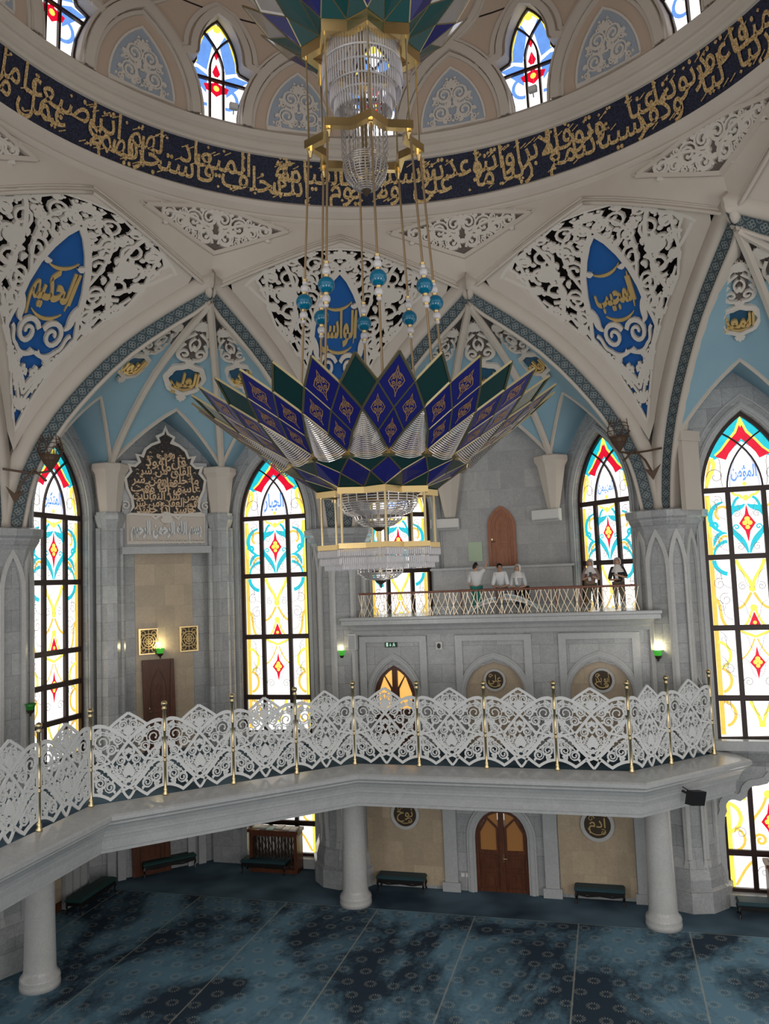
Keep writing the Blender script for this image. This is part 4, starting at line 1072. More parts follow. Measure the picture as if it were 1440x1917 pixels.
# ---- fence: brass posts and pierced panels
def post_bm():
    b = MB(); b.lathe([(.001, 0), (.085, 0), (.085, .05), (.06, .10), (.07, .14), (.05, .20), (.045, .22), (.045, .9), (.06, .92), (.06, .95), (.045, .97), (.045, 1.02), (.06, 1.04), (.06, 1.07), (.045, 1.09),
             (.045, 1.72), (.058, 1.74), (.045, 1.77), (.045, 2.30), (.062, 2.32), (.062, 2.36), (.045, 2.39), (.06, 2.42), (.085, 2.47), (.07, 2.53), (.001, 2.56)], 10); return b
def panel_bm(w, part_='frame'):
    """one pierced panel, w wide, drawn in metres from the ledge"""
    b = MB(); f = lambda x, y, d=0.: (x*w/1.9, -d, y); d0, d1 = -.02, .02
    def rb(P, q, both=True):
        b.ribbon(P, q, f, d0, d1)
        if both: b.ribbon(mirror(P), q, f, d0, d1)
    if part_ == 'frame':
        out = [(.93, .22), (.93, 1.97)]+bez((.93, 1.97), (.76, 2.01), (.62, 1.97), (.5, 1.88), 5)[1:]+bez((.5, 1.88), (.33, 2.05), (.14, 2.15), (0, 2.25), 6)[1:]
        rb(out, .07)
        low = bez((.93, .22), (.75, .2), (.6, .12), (.48, .03), 5)+bez((.48, .03), (.36, .1), (.25, .2), (.16, .28), 5)[1:]
        rb(low, .075); rb(bez((.17, .3), (.15, .15), (.08, .08), (0, -.01), 6), .06)
        rb(bez((.93, 1.95), (.62, 2.0), (.32, 1.86), (0, 1.5), 12), .075); rb(bez((0, 1.5), (-.2, 1.28), (-.33, 1.1), (-.46, .93), 8), .075); rb(bez((.93, 1.80), (.66, 1.86), (.4, 1.74), (.1, 1.45), 10), .03)
        rb([(.42, 1.0), (.6, .96), (.93, .86)], .07); rb(bez((.93, .96), (.66, .9), (.42, .68), (.24, .44), 10), .07); rb(bez((.24, .44), (.12, .32), (-.05, .26), (-.2, .2), 6), .065); rb(bez((.93, .8), (.72, .74), (.52, .56), (.4, .4), 8), .03)
        rb(bez((.46, .93), (.55, 1.2), (.8, 1.3), (.93, 1.36), 8), .05); rb(bez((.46, .93), (.4, .7), (.25, .52), (.04, .42), 8), .04)
        rb(bez((.47, 1.86), (.3, 1.7), (.15, 1.62), (0, 1.6), 6), .06); rb(bez((.93, 1.5), (.86, 1.3), (.75, 1.1), (.6, .98), 6), .05)
        rb(bez((.16, .3), (.3, .45), (.55, .65), (.6, .9), 8), .05)
    else:
        regs = [([(.05, 1.58), (.45, 1.8), (.9, 1.93), (.9, .98), (.6, 1.0), (.45, 1.1)], (.2, .12, .09, .07, .05), 3), ([(.5, .1), (.9, .25), (.9, .88), (.7, .75), (.45, .48), (.25, .38)], (.13, .10, .08, .06, .045), 5),
                ([(0, 1.62), (.43, 1.86), (.2, 2.03), (0, 2.16)], (.11, .08, .06, .045), 7), ([(0, 1.42), (.3, 1.15), (.38, .95), (.85, .88), (.5, .72), (.38, .52), (0, .36)], (.11, .085, .065, .05), 9)]
        vase = [(0, .95), (.1, .82), (.17, .68), (.12, .58), (0, .6)]; VP = vase+mirror(vase[-2:0:-1])
        b.slab(VP, f, d0, d1+.01)
        for R, rad, sd in regs:
            C = arabesque(R, rad, sd, True, [VP], 220, .97); scrolls(b, C, f, .036, d0, d1-.006, True, sd, seg=11, ring=True)
        rb(bez((0, .98), (.1, 1.1), (.2, 1.2), (.12, 1.32), 8), .05); rb(bez((.05, .5), (.25, .55), (.35, .7), (.3, .9), 8), .045); rb(bez((0, 1.9), (.1, 1.8), (.1, 1.7), (0, 1.64), 6), .045)
        palmette(b, f, 0, 1.2, .14, d0, d1, n=5); palmette(b, f, 0, 1.68, .2, d0, d1, n=5); palmette(b, f, 0, .42, .13, d0, d1, n=5)
    return b
POSTS = []
vert = [(-10.2, .2), oc(10.68, -42.4), oc(GR, 0), oc(GR-.12, 45)]
for i in range(3):
    p, q = Vector(vert[i]), Vector(vert[i+1])
    for k in range(4): POSTS.append(p.lerp(q, k/4))
POSTS += [Vector(vert[3]), Vector(PMID), Vector(PEND1), Vector(hall((9.45, 11.9)))]
first = 2                                      # posts before this one lie left of the picture
mp = post_bm().mesh('brass_post', 'brass', smooth=True)
vis = POSTS[first:]
for i, p in enumerate(vis):
    if i == 0: continue                        # stands outside the picture
    o = link('brass_post', mp); w = WP(0, (p[0], p[1], 4.735)); o.location = w
    n = len(vis)
    lb = 'turned brass fence post on the gallery ledge, %s from the left end' % ORD[i-1] if i < n-1 else 'turned brass fence post half hidden behind the right end of the gallery fence'
    tag(o, lb, 'post', 'brass posts of the gallery fence')
cache = {}
np_ = len(vis)-1
for i in range(np_):
    p, q = vis[i], vis[i+1]; c = (p+q)/2; w = round((q-p).length-.05, 2)
    if w not in cache: cache[w] = (panel_bm(w, 'frame').mesh('frame', 'lattice'), panel_bm(w, 'scroll').mesh('scrollwork', 'lattice'))
    d = WP(0, (q[0]-p[0], q[1]-p[1], 0)); z = 4.82
    e = link('lattice_panel', None); e.location = WP(0, (c[0], c[1], z)); e.rotation_euler = (0, 0, atan2(d.y, d.x)); e.empty_display_size = .1
    lb = 'white pierced lattice fence panel on the gallery ledge, %s from the left' % ORD[i] if i < np_-1 else 'white pierced lattice fence panel turned edge-on behind the last post on the right'
    tag(e, lb, 'fence panel', 'lattice panels of the gallery fence')
    for nm, me in (('frame', cache[w][0]), ('scrollwork', cache[w][1])):
        o = link(nm, me); o.parent = e
# ---- wall below the balcony, both storeys (frame of the back alcove)
AB = 22.5; WN = 13.05; fB = plane((0, WN, 0), (1, 0, 0))
b = MB(); dgate = [(-4.34, 4.7)]+[(x-3.6, y) for x, y in ogive(.74, 6.3, 7.42, 8)[::-1]]+[(-2.86, 4.7)]
niches = []
for cx in (-.12, 3.32): niches.append([(cx-.98, 4.7)]+[(x+cx, y) for x, y in ogive(.98, 6.45, 7.5, 8)[::-1]]+[(cx+.98, 4.7)])
b.slab([(-5.6, 4.6), (5.5, 4.6), (5.5, 9.0), (-5.6, 9.0)], fB, -.3, 0, [dgate]+niches)
for cx, w in ((-3.6, 1.08), (-.12, 1.16), (3.32, 1.16)):
    for k in (-1, 1): b.slab([(cx+k*w-.12, 4.7), (cx+k*w+.12, 4.7), (cx+k*w+.12, 8.42), (cx+k*w-.12, 8.42)], fB, 0, .09, m=1)
    b.slab([(cx-w-.12, 8.22), (cx+w+.12, 8.22), (cx+w+.12, 8.42), (cx-w-.12, 8.42)], fB, 0, .09, m=1)
    q = .74 if cx < -3 else .98
    moulded(b, [(cx+x, y) for x, y in [(q+.12, 4.7)]+ogive(q+.12, 6.4, 7.72, 10)+[(-q-.12, 4.7)]], fB)
struct(b, 'wall_back_gallery', ['marble', 'marble_plain'], AB)
b = MB()
for cx in (-.12, 3.32): b.slab([(cx-1.0, 4.65), (cx+1.0, 4.65), (cx+1.0, 7.55), (cx-1.0, 7.55)], plane((0, WN+.22, 0), (1, 0, 0)), 0, 0, sides=False)
struct(b, 'wall_niche', 'cream', AB)
b = MB()                                       # ground floor: door bay and two cream bays between marble piers
DX = -.16
door = [(DX-.86, -.05)]+[(DX+x, y) for x, y in ogive(.86, 1.75, 2.68, 8)[::-1]]+[(DX+.86, -.05)]
b.slab([(-5.6, -.05), (5.5, -.05), (5.5, 4.6), (-5.6, 4.6)], fB, -.3, 0, [door])
moulded(b, [(DX+x, y) for x, y in [(1.0, 0)]+ogive(1.0, 1.75, 2.9, 10)+[(-1.0, 0)]], fB, 1, .28)
for x in (-5.0, -1.85, 1.45, 4.3):
    b.slab([(x-.22, 0), (x+.22, 0), (x+.22, 3.7), (x-.22, 3.7)], fB, 0, .14, m=1); b.slab([(x-.3, 0), (x+.3, 0), (x+.3, .3), (x-.3, .3)], fB, 0, .2, m=1)
struct(b, 'wall_back_ground', ['marble', 'marble_plain'], AB)
b = MB()
for x0, x1 in ((-4.75, -2.1), (1.7, 4.05)): b.slab([(x0, .12), (x1, .12), (x1, 3.7), (x0, 3.7)], fB, 0, .03)
struct(b, 'wall_cream_bays', 'cream', AB)
# doors of this wall
def leafdoor(name, a, f, cx, w, y0, ys, y1, wood, glass, label=None, two=True):
    b = MB(); out = [(cx+x, y) for x, y in [(w, y0)]+ogive(w, ys, y1, 8)+[(-w, y0)]]
    b.ribbon(out, .16, f, -.2, -.04)
    b.slab([(cx-w, y0), (cx+w, y0), (cx+w, y0+.1), (cx-w, y0+.1)], f, -.18, -.06)
    b.slab([(cx-.09, y0), (cx+.09, y0), (cx+.09, y1-.1), (cx-.09, y1-.1)], f, -.2, -.05)
    hh = ys-y0
    b.slab([(cx-w, y0), (cx+w, y0), (cx+w, y0+hh*.72), (cx-w, y0+hh*.72)], f, -.18, -.1)
    for k in (-1, 1):
        for u0, u1 in ((.06, .34), (.42, .66)):
            x0, x1 = cx+k*(w*.2), cx+k*(w*.82); P = [(x0, y0+hh*u0), (x1, y0+hh*u0), (x1, y0+hh*u1), (x0, y0+hh*u1)]
            b.ribbon(P, .05, f, -.1, -.07, closed=True); b.slab([(x0*.8+x1*.2, y0+hh*(u0+.05)), (x1*.8+x0*.2, y0+hh*(u0+.05)), (x1*.8+x0*.2, y0+hh*(u1-.05)), (x0*.8+x1*.2, y0+hh*(u1-.05))], f, -.1, -.08)
        b.ribbon([(cx+k*(w*.16), y0+hh*.74), (cx+k*(w*.88), y0+hh*.74), (cx+k*(w*.88), ys+.15), (cx+k*w*.55, y1-.3), (cx+k*(w*.16), ys+.3)], .07, f, -.18, -.06, closed=True)
    o = struct(b, name, wood, a)
    g = MB()
    for k in (-1, 1): g.slab([(cx+k*(w*.14), y0+hh*.72), (cx+k*(w*.92), y0+hh*.72), (cx+k*(w*.92), ys+.2), (cx+k*w*.55, y1-.25), (cx+k*(w*.14), y1-.08)], f, -.14, -.12, sides=False)
    part(g, 'glass_pane', glass, o)
    h = MB(); h.slab([(cx+.03, y0+hh*.55), (cx+.07, y0+hh*.55), (cx+.07, y0+hh*.7), (cx+.03, y0+hh*.7)], f, -.06, -.03); h.tube([f(cx+.05, y0+hh*.62, 0), f(cx+.17, y0+hh*.62, 0)], .015, 5)
    part(h, 'door_handle', 'brass', o)
leafdoor('door_1', AB, fB, DX, .84, 0, 1.75, 2.66, 'door_wood', 'g_door_dim')
leafdoor('door_2', AB, fB, -3.6, .72, 4.7, 6.3, 7.4, 'door_wood', 'g_door')
# balcony slab with its moulded edge
BX0, BX1 = -5.28, 5.28
b = MB(); bp = [(BX0, 13.3), (BX0, 12.38), (BX1, 12.38), (BX1, 13.3)]
b.sweep(bp[::-1], [(-.2, 9.12), (0, 9.12), (.02, 9.10), (.02, 9.02), (-.05, 8.98), (-.07, 8.94), (-.18, 8.86), (-.26, 8.76), (-.30, 8.66), (-.34, 8.64), (-.36, 8.60), (-.38, 8.50), (-.7, 8.50)])
b.slab([(BX0+.02, 12.4), (BX1-.02, 12.4), (BX1-.02, 16.6), (BX0+.02, 16.6)], lambda x, y, d: (x, y, 9.11+d), -.25, 0)
struct(b, 'floor_balcony', 'marble_plain', AB)
b = MB(); b.box(-2.6, 2.5, 15.6, 16.5, 9.1, 10.64); b.slab([(-2.7, 15.5), (2.6, 15.5), (2.6, 16.5), (-2.7, 16.5)], lambda x, y, d: (x, y, 10.64+d), 0, .08, m=1)
struct(b, 'trim_step', ['tvpanel', 'marble_plain'], AB)
# balcony railing
RT_ = thing('balcony_railing', 'balcony railing of crossed gilt wires with a red-brown wooden handrail', 'railing', AB, (0, 12.6, 9.12))
b = MB(); b.box(-4.62, 4.62, 12.52, 12.68, 9.88, 9.95, bev=.02); part(b, 'handrail', 'rail_wood', RT_)
b = MB(); n = 46
for i in range(n):
    x = -4.55+9.1*i/(n-1); q = .09+.05*(i % 3)
    for k in (-1, 1): b.tube([(x-k*q, 12.6, 9.13), (x+k*q*.2, 12.6, 9.5), (x+k*q*1.1, 12.6, 9.88)], .011, 4)
    if i % 4 == 0: b.tube([(x, 12.6, 9.12), (x, 12.6, 9.88)], .014, 4)
part(b, 'wire_lattice', 'wire_gold', RT_)
for k in range(5):
    g = MB(); x = -4.5+k*1.84; g.box(x, x+1.66, 12.70, 12.72, 9.14, 9.42); part(g, 'glass_pane', 'clear', RT_)
# inner wooden bench rail behind the people
b = MB(); b.box(-1.3, 2.9, 13.3, 13.42, 9.86, 9.95); 
for x in (-1.2, 0, 1.0, 2.0, 2.8): b.box(x, x+.06, 13.33, 13.39, 9.12, 9.86)
tag(solo(b, 'wooden_barrier', 'rail_wood', 'low red-brown wooden barrier behind the three people on the balcony', 'barrier', AB, (0.8, 13.35, 9.12)))
# striped arcs that paint a reflection in the balcony glass
b = MB()
for i, (mi, ro) in enumerate(((0, 1.0), (1, .9), (2, .82), (0, .74))):
    for x0, x1, z1 in ((-.95, .1, .52), (.35, 1.75, .62)):
        P = [(x0+(x1-x0)*t/14 if True else 0, 9.13+z1*ro*(sin(pi/2*t/14) if x0 < 0 else cos(pi/2*t/14))) for t in range(15)]
        b.ribbon(P, .055, plane((0, 12.80, 0), (1, 0, 0)), 0, .02, mi)
tag(solo(b, 'reflection_stripes', ['shirt', 'sky_blue', 'cream'], 'curved white, blue and cream stripes painting a reflection low behind the balcony wires', 'panel', AB, (.4, 12.8, 9.13)))
# ---------------------------------------------------------------- medallions in the alcove vaults
def wavy(rx, ry, n=32, k=8, amp=.05, cx=0, cy=0): return [(cx+rx*(1+amp*cos(k*2*pi*i/n))*sin(2*pi*i/n), cy+ry*(1+amp*cos(k*2*pi*i/n))*cos(2*pi*i/n)) for i in range(n)]
AW = {-22.5: ('left alcove vault', ['النور', 'العلي', 'الغني']), 22.5: ('vault above the balcony', ['البديع', 'الصمد', 'الهادي']), 67.5: ('right-hand vault', ['المعز', 'الملك', 'المعز'])}
for a in (-22.5, 22.5, 67.5):
    for i, (k, side) in enumerate((('w', -1), ('c', 1), ('w', 1))):
        if a == 67.5 and i == 2: continue
        wf = webmap(webset(k, side)); L = 3.3 if k == 'c' else 3.3; s = 1.0 if k == 'c' else .85
        f = ridgemap(k, side, s, L)
        tr = WP(0, wf(0, L, 0))
        r = thing('vault_medallion', 'white framed medallion with gold script on blue, %s web of the %s' % (['left', 'middle', 'right'][i], AW[a][0]), 'medallion', a, wf(0, L, 0), 'gold script medallions in the vaults')
        b = MB(); b.disc(wavy(.62, .56, 32, 8, .04), f, .04, (0, 0), 4); part(b, 'blue_field', 'medal', r)
        b = MB(); b.ribbon(wavy(.64, .58, 32, 8, .04), .14, f, .0, .12, closed=True); b.ribbon(wavy(.55, .5, 32, 8, .05), .04, f, .03, .15, closed=True)
        palmette(b, f, 0, -.66, .26, .0, .1, n=5, up=-1); palmette(b, f, 0, .62, .25, .0, .1, n=3)
        part(b, 'frame', 'relief', r)
        b = MB(); w = AW[a][1][i]; tw = text_width(w, 1., .03); q = min(.95/tw, .8)
        letters(b, w, f, q, -tw*q/2, -.26, .05, .14, .045, sy=1.5); b.ribbon(arcp(0, 0, .42, 200, 330, 10), lambda t: .02+.05*sin(pi*t), f, .05, .12)
        part(b, 'gold_script', 'gold_soft', r)
        b = MB()                               # carved crest that rises above the medallion to the crown
        hgt = 1.75 if k == 'c' else 1.6
        out = [(.1, .78), (.36, .82), (.5, 1.05), (.46, 1.4), (.34, 1.75), (.22, 2.1), (.16, 2.4), (0, 2.65)]
        b.slab(densify(out+mirror(out[-2::-1]), 2), f, .01, .03, sides=False); part(b, 'crest_ground', 'recess', r)
        b = MB()
        for sg in (1, -1):
            mm = lambda P: [(sg*x, y) for x, y in P]
            b.ribbon(mm(bez((.05, .8), (.5, .75), (.62, 1.1), (.3, 1.5), 12)), .1, f, .02, .12); b.ribbon(mm(spiral(.25, 1.05, .2, -1.2, 1.2, 1, 14)), .075, f, .02, .11)
            b.ribbon(mm(bez((.42, 1.3), (.5, 1.7), (.2, 1.8), (.06, 2.0), 10)), .09, f, .02, .12); b.ribbon(mm(bez((.04, 1.2), (.2, 1.4), (.2, 1.6), (.02, 1.75), 8)), .07, f, .02, .11)
            b.ribbon(mm(bez((.3, 1.8), (.36, 2.1), (.16, 2.2), (.05, 2.3), 8)), .09, f, .02, .12)
        palmette(b, f, 0, 2.15, .42, .02, .12, n=7); palmette(b, f, 0, 1.25, .22, .02, .12, n=3)
        part(b, 'carved_crest', 'relief', r)
# ---------------------------------------------------------------- inscription panel of the left alcove
AL = -22.5
b = MB(); b.slab([(-1.55, 11.75), (1.5, 11.75), (1.5, 14.9), (-1.55, 14.9)], plane((0, 16.02, 0), (1, 0, 0)), -.4, 0)
b.slab([(-1.6, 11.6), (1.55, 11.6), (1.55, 11.85), (-1.6, 11.85)], plane((0, 15.8, 0), (1, 0, 0)), -.6, 0)
struct(b, 'trim_panel_back', 'marble_plain', AL)
b = MB(); b.slab([(-1.05, 4.7), (1.0, 4.7), (1.0, 11.6), (-1.05, 11.6)], plane((0, 16.45, 0), (1, 0, 0)), 0, .03); struct(b, 'wall_cream_strip', 'cream', AL)
f0 = plane((-.02, 16.0, 0), (1, 0, 0)); f = lambda x, y, d=0.: f0(x, y, d)
r = thing('inscription_panel', 'tall dark flame-shaped panel of gold Arabic script above a white carved inscription', 'inscription', AL, (0, 16, 11.95))
half = [(0, 16.12), (.08, 15.9), (.3, 15.78), (.22, 15.6), (.5, 15.48), (.72, 15.3), (.82, 15.05), (1.02, 15.1), (.92, 14.85), (1.08, 14.7), (1.3, 14.72), (1.22, 14.5), (1.42, 14.25), (1.36, 13.9), (1.2, 13.55), (1.16, 13.25), (1.3, 13.0), (.55, 12.98), (.4, 12.84), (.25, 12.96), (0, 13.05)]
OUT = half+mirror(half[-2:0:-1])
b = MB(); b.slab(OUT, f, 0, .06); part(b, 'dark_ground', 'plaque', r)
b = MB(); b.ribbon(OUT, .09, f, 0, .1, closed=True)
b.ribbon([(-1.36, 12.0), (1.36, 12.0), (1.36, 12.98), (-1.36, 12.98)], .06, f, .02, .1, closed=True)
for i in range(13): b.ribbon(circ(-1.25+i*.208, 12.02, .07, 8), .02, f, .03, .12, closed=True)
for k in (-1, 1): b.ribbon([(k*x, y) for x, y in spiral(1.42, 13.3, .16, 1, 1.2, 1, 12)], .05, f, 0, .08)
palmette(b, f, 0, 12.7, .34, .02, .12, n=5)
part(b, 'frame', 'relief', r)
b = MB(); b.slab([(-1.4, 11.95), (1.4, 11.95), (1.4, 13.0), (-1.4, 13.0)], f, 0, .03); part(b, 'stone_ground', 'plaster', r)
b = MB(); s = 'بسم الله الرحمن الرحيم'; tw = text_width(s, 1., .03); q = 2.5/tw
letters(b, s, f, q, -1.25, 12.3, .03, .12, .05, sy=2.2); part(b, 'carved_inscription', 'lattice', r)
b = MB()
LINES = [('برب', .62, 15.0), ('قل أعوذ', 1.35, 14.72), ('الفلق من شر', 1.7, 14.42), ('ما خلق ومن شر', 2.2, 14.1), ('غاسق إذا وقب', 2.3, 13.8), ('ومن شر النفاثات', 2.2, 13.52), ('في العقد ومن شر', 2.05, 13.27), ('حاسد إذا حسد', 1.95, 13.05)]
for s, w, y in LINES+[('من', .5, 15.05), ('خلق', .6, 14.0), ('ما', .35, 14.55)]:
    tw = text_width(s, 1., .02); q = min(w*1.08/tw, .46); sx_ = min(1.5, w*1.08/tw/q); letters(b, s, f, q, -tw*q*sx_/2, y, .06, .1, .018, sy=max(1.05, min(1.9, .44/q)), sx=sx_)
random.seed(4)
for i in range(110):
    x, y = random.uniform(-1.1, 1.1), random.uniform(13.1, 15.2)
    if inside((x, y), [(p[0]*.88, p[1]) for p in OUT]): b.ribbon([(x-.05, y), (x, y+.03), (x+.05, y-.01)], .022, f, .06, .09)
part(b, 'gold_script', 'plaque_gold', r)
# gilt grilles, door and sconce below
for x, w in ((-.92, 'left'), (.52, 'right')):
    f = plane((x, 16.4, 8.1), (1, 0, 0)); r = thing('ventilation_grille', 'square gilt ornamental grille on the cream wall, %s of the wall lamp' % w, 'grille', AL, (x, 16.4, 8.1), 'gilt grilles in the left alcove')
    b = MB(); b.ribbon([(0, 0), (.62, 0), (.62, .86), (0, .86)], .055, f, 0, .05, closed=True); part(b, 'frame', 'gold', r)
    b = MB(); b.slab([(0, 0), (.62, 0), (.62, .86), (0, .86)], f, 0, .01); part(b, 'backing', 'bronze', r)
    b = MB()
    for q in (.27, .18, .1): b.ribbon(circ(.31, .43, q, 16), .03, f, .01, .04, closed=True)
    for k in range(8): b.ribbon([(.31, .43), (.31+.3*cos(k*pi/4), .43+.4*sin(k*pi/4))], .025, f, .01, .035)
    for px in (.12, .5):
        for py in (.14, .72): b.ribbon(circ(px, py, .08, 10), .025, f, .01, .04, closed=True)
    part(b, 'filigree', 'gold_dim', r)
def plaindoor(name, a, f, w, h, wood, arch=False):
    b = MB(); out = [(-w, 0), (w, 0)]+(ogive(w, h*.72, h, 8) if arch else [(w, h), (-w, h)])
    if arch: out = [(w, 0)]+ogive(w, h*.68, h, 8)+[(-w, 0)]
    b.slab(out, f, 0, .06); b.ribbon(out, .12, f, 0, .1, closed=not arch)
    pan = [(-w*.6, h*.05), (w*.6, h*.05), (w*.6, h*.36), (-w*.6, h*.36)]; b.ribbon(pan, .05, f, .05, .1, closed=True)
    pa = [(x, y) for x, y in [(w*.6, h*.42)]+ogive(w*.6, h*.66, h*.9, 6)+[(-w*.6, h*.42)]]; b.ribbon(pa, .05, f, .05, .1, closed=True)
    for q in (.5, .6, .7): b.ribbon(circ(0, h*q, w*.22, 10), .04, f, .05, .085, closed=True)
    o = struct(b, name, wood, a)
    hb = MB(); hb.tube([f(-w*.8, h*.44, .06), f(-w*.8, h*.44, .13), f(-w*.55, h*.44, .13)], .02, 5); hb.slab(circ(-w*.8, h*.48, .04, 8), f, .06, .09); part(hb, 'door_handle', 'brass', o)
plaindoor('door_3', AL, plane((-.27, 16.38, 4.7), (1, 0, 0)), .46, 3.15, 'door_wood')
plaindoor('door_4', AL, plane((-.2, 18.2, 0), (1, 0, 0)), .6, 2.6, 'door_wood')
plaindoor('door_5', AB, plane((-.05, 16.42, 10.65), (1, 0, 0)), .47, 2.3, 'red_wood', True)
# cream wall and wooden skirting of the left alcove, ground floor
f = wall_plane(-1, 20.1); b = MB(); b.slab([(-2.0, .3), (.75, .3), (.75, 4.0), (-2.0, 4.0)], f, 0, .04); struct(b, 'wall_cream_ground', 'cream', AL)
b = MB(); b.slab([(-2.0, 0), (.75, 0), (.75, .3), (-2.0, .3)], f, 0, .06); struct(b, 'baseboard_left', 'door_wood', AL)
b = MB()
for x in (.95, 1.35, 1.75): b.slab([(x-.16, 0), (x+.16, 0), (x+.16, 4), (x-.16, 4)], f, 0, .2)
f2 = plane((0, 18.25, 0), (1, 0, 0))
for x in (-1.6, -1.25, 1.3, 1.7): b.slab([(x-.14, 0), (x+.14, 0), (x+.14, 4), (x-.14, 4)], f2, 0, .16)
struct(b, 'trim_pilasters', 'marble_plain', AL)
# ---------------------------------------------------------------- roundels with script
def roundel(name, cx, cz, rad, word, label, depth):
    f = plane((cx, WN-depth, cz), (1, 0, 0)); r = thing('script_roundel', label, 'roundel', AB, (cx, WN-depth, cz), 'dark script roundels below the balcony')
    b = MB(); b.slab(circ(0, 0, rad, 28), f, 0, .04); part(b, 'dark_disc', 'bronze', r)
    b = MB(); b.ribbon(circ(0, 0, rad*1.12, 28), rad*.26, f, 0, .08, closed=True); part(b, 'stone_rim', 'marble_pale', r)
    b = MB(); tw = text_width(word, 1., .03); q = min(rad*1.45/tw, rad*1.1); letters(b, word, f, q, -tw*q/2, -rad*.2, .04, .065, .035, sy=min(2.2, rad*1.1/q)) if False else letters(b, word, f, q, -tw*q/2, -rad*.2, .04, .065, .008, sy=min(2.2, rad*1.1/q))
    b.ribbon(spiral(-rad*.45, rad*.45, rad*.25, 0, 1.2, 1, 10), .02, f, .04, .06); b.ribbon(spiral(rad*.4, -rad*.55, rad*.25, 2, 1.2, -1, 10), .02, f, .04, .06); b.ribbon(arcp(0, 0, rad*.75, 200, 320, 8), .03, f, .04, .06)
    part(b, 'gold_script', 'gold_dim', r)
roundel('a', -.14, 6.88, .30, 'علي', 'dark round gold-script plaque in the left arched niche above the gallery fence', -.20)
roundel('b', 3.36, 6.86, .32, 'أبو بكر', 'dark round plaque with gold script in the right arched niche above the gallery fence', -.20)
roundel('c', -3.38, 2.42, .40, 'نوح', 'dark round plaque with gold script on the cream wall left of the ground floor door', .04)
roundel('d', 2.95, 2.34, .42, 'آدم', 'dark round plaque with gold script on the cream wall right of the ground floor door', .04)
# ---------------------------------------------------------------- wall lamps
def sconce(a, o, nrm, label, lit):
    r = thing('wall_lamp', label, 'wall lamp', a, o, 'green tulip wall lamps'); n = Vector(nrm).normalized(); c = Vector(o)+n*.2
    b = MB(); b.tube([Vector(o), Vector(o)+n*.1+Vector((0, 0, -.12)), c+Vector((0, 0, -.14))], .022, 5); b.ball((o[0], o[1], o[2]), .05, 8, 5); b.ball((c.x, c.y, c.z-.2), .035, 8, 5); part(b, 'bracket', 'bronze', r)
    b = MB(); b.lathe([(.015, c.z-.16), (.07, c.z-.13), (.11, c.z-.05), (.12, c.z+.04), (.16, c.z+.13), (.155, c.z+.13), (.11, c.z+.04), (.10, c.z-.04), (.02, c.z-.13)], 14, (c.x, c.y)); part(b, 'glass_shade', 'green_lit' if lit else 'green_glass', r, True)
    b = MB(); b.lathe([(.03, c.z-.17), (.085, c.z-.13), (.12, c.z-.05), (.10, c.z-.05), (.06, c.z-.12)], 8, (c.x, c.y)); part(b, 'leaf_cup', 'bronze', r)
    if lit:
        b = MB(); b.ball((c.x, c.y, c.z+.06), .065, 10, 6); part(b, 'bulb', 'lamp', r, True)
        l = bpy.data.lights.new('lamp_light', 'POINT'); l.energy = 14; l.color = (1, .85, .5); l.shadow_soft_size = .08
        lo = bpy.data.objects.new('lamp_light', l); COL.objects.link(lo); lo.parent = r; lo.location = n*.26+Vector((0, 0, .22))
sconce(AL, (-.25, 16.4, 8.15), (0, -1, 0), 'lit green glass wall lamp between the two gilt grilles', True)
sconce(AB, (-5.42, WN, 7.85), (0, -1, 0), 'lit green glass wall lamp left of the balcony, beside the white speaker', True)
sconce(AB, (5.12, WN, 7.72), (0, -1, 0), 'lit green glass wall lamp below the right end of the balcony', True)
sconce(-45, (.45, 13.86, 7.1), (0, -1, 0), 'unlit green glass wall lamp on the pier at the left edge of the photo', False)
sconce(AB, (5.0, 13.55, 11.15), (-.3, -1, 0), 'unlit green glass wall lamp on the pier to the right of the balcony women', False)
# ---------------------------------------------------------------- wire lotus lamps on anchor brackets
def lotus_lamp(a, o, side, label):
    r = thing('wire_lotus_lamp', label, 'wall lamp', a, o); x, y, z = o
    b = MB(); N = 8
    for i in range(N):
        t = 2*pi*i/N; b.tube([(x+q*cos(t), y+q*sin(t), z+h) for q, h in ((.02, 0), (.22, .3), (.36, .6), (.33, .8), (.2 if i % 2 else .3, 1.05))], .014, 4)
    for q, h in ((.22, .3), (.33, .5), (.37, .65), (.34, .8), (.28, .92)): b.tube([(x+q*cos(2*pi*i/16), y+q*sin(2*pi*i/16), z+h) for i in range(16)], .012, 4, closed=True)
    part(b, 'wire_cage', 'iron', r)
    b = MB(); b.lathe([(.02, z), (.2, z+.28), (.31, z+.48), (.29, z+.48), (.18, z+.28), (.01, z+.04)], 12, (x, y)); part(b, 'copper_cup', 'iron', r, True)
    b = MB(); w = side
    b.tube([(x, y, z), (x+.35*w, y+.12, z-.08), (x+.8*w, y+.25, z-.05), (x+1.25*w, y+.35, z+.0)], .035, 5)
    b.tube([(x+.1*w, y+.05, z-.3), (x+.45*w, y+.1, z+.02), (x+.75*w, y+.2, z-.35), (x+.95*w, y+.25, z-.8)], .04, 5)
    b.add([(x+.95*w, y+.25, z-1.0), (x+.7*w, y+.15, z-.6), (x+.95*w, y+.2, z-.72), (x+1.25*w, y+.2, z-.5), (x+.95*w, y+.32, z-.7)], [(0, 1, 2), (0, 2, 3), (0, 3, 4), (0, 4, 1), (1, 4, 3, 2)])
    part(b, 'anchor_bracket', 'iron', r)
lotus_lamp(-45, (.85, 13.25, 13.95), -1, 'rusty wire lotus lamp on an anchor bracket above the left window')
lotus_lamp(45, (-.80, 13.25, 14.2), 1, 'rusty wire lotus lamp on an anchor bracket to the right of the chandelier')
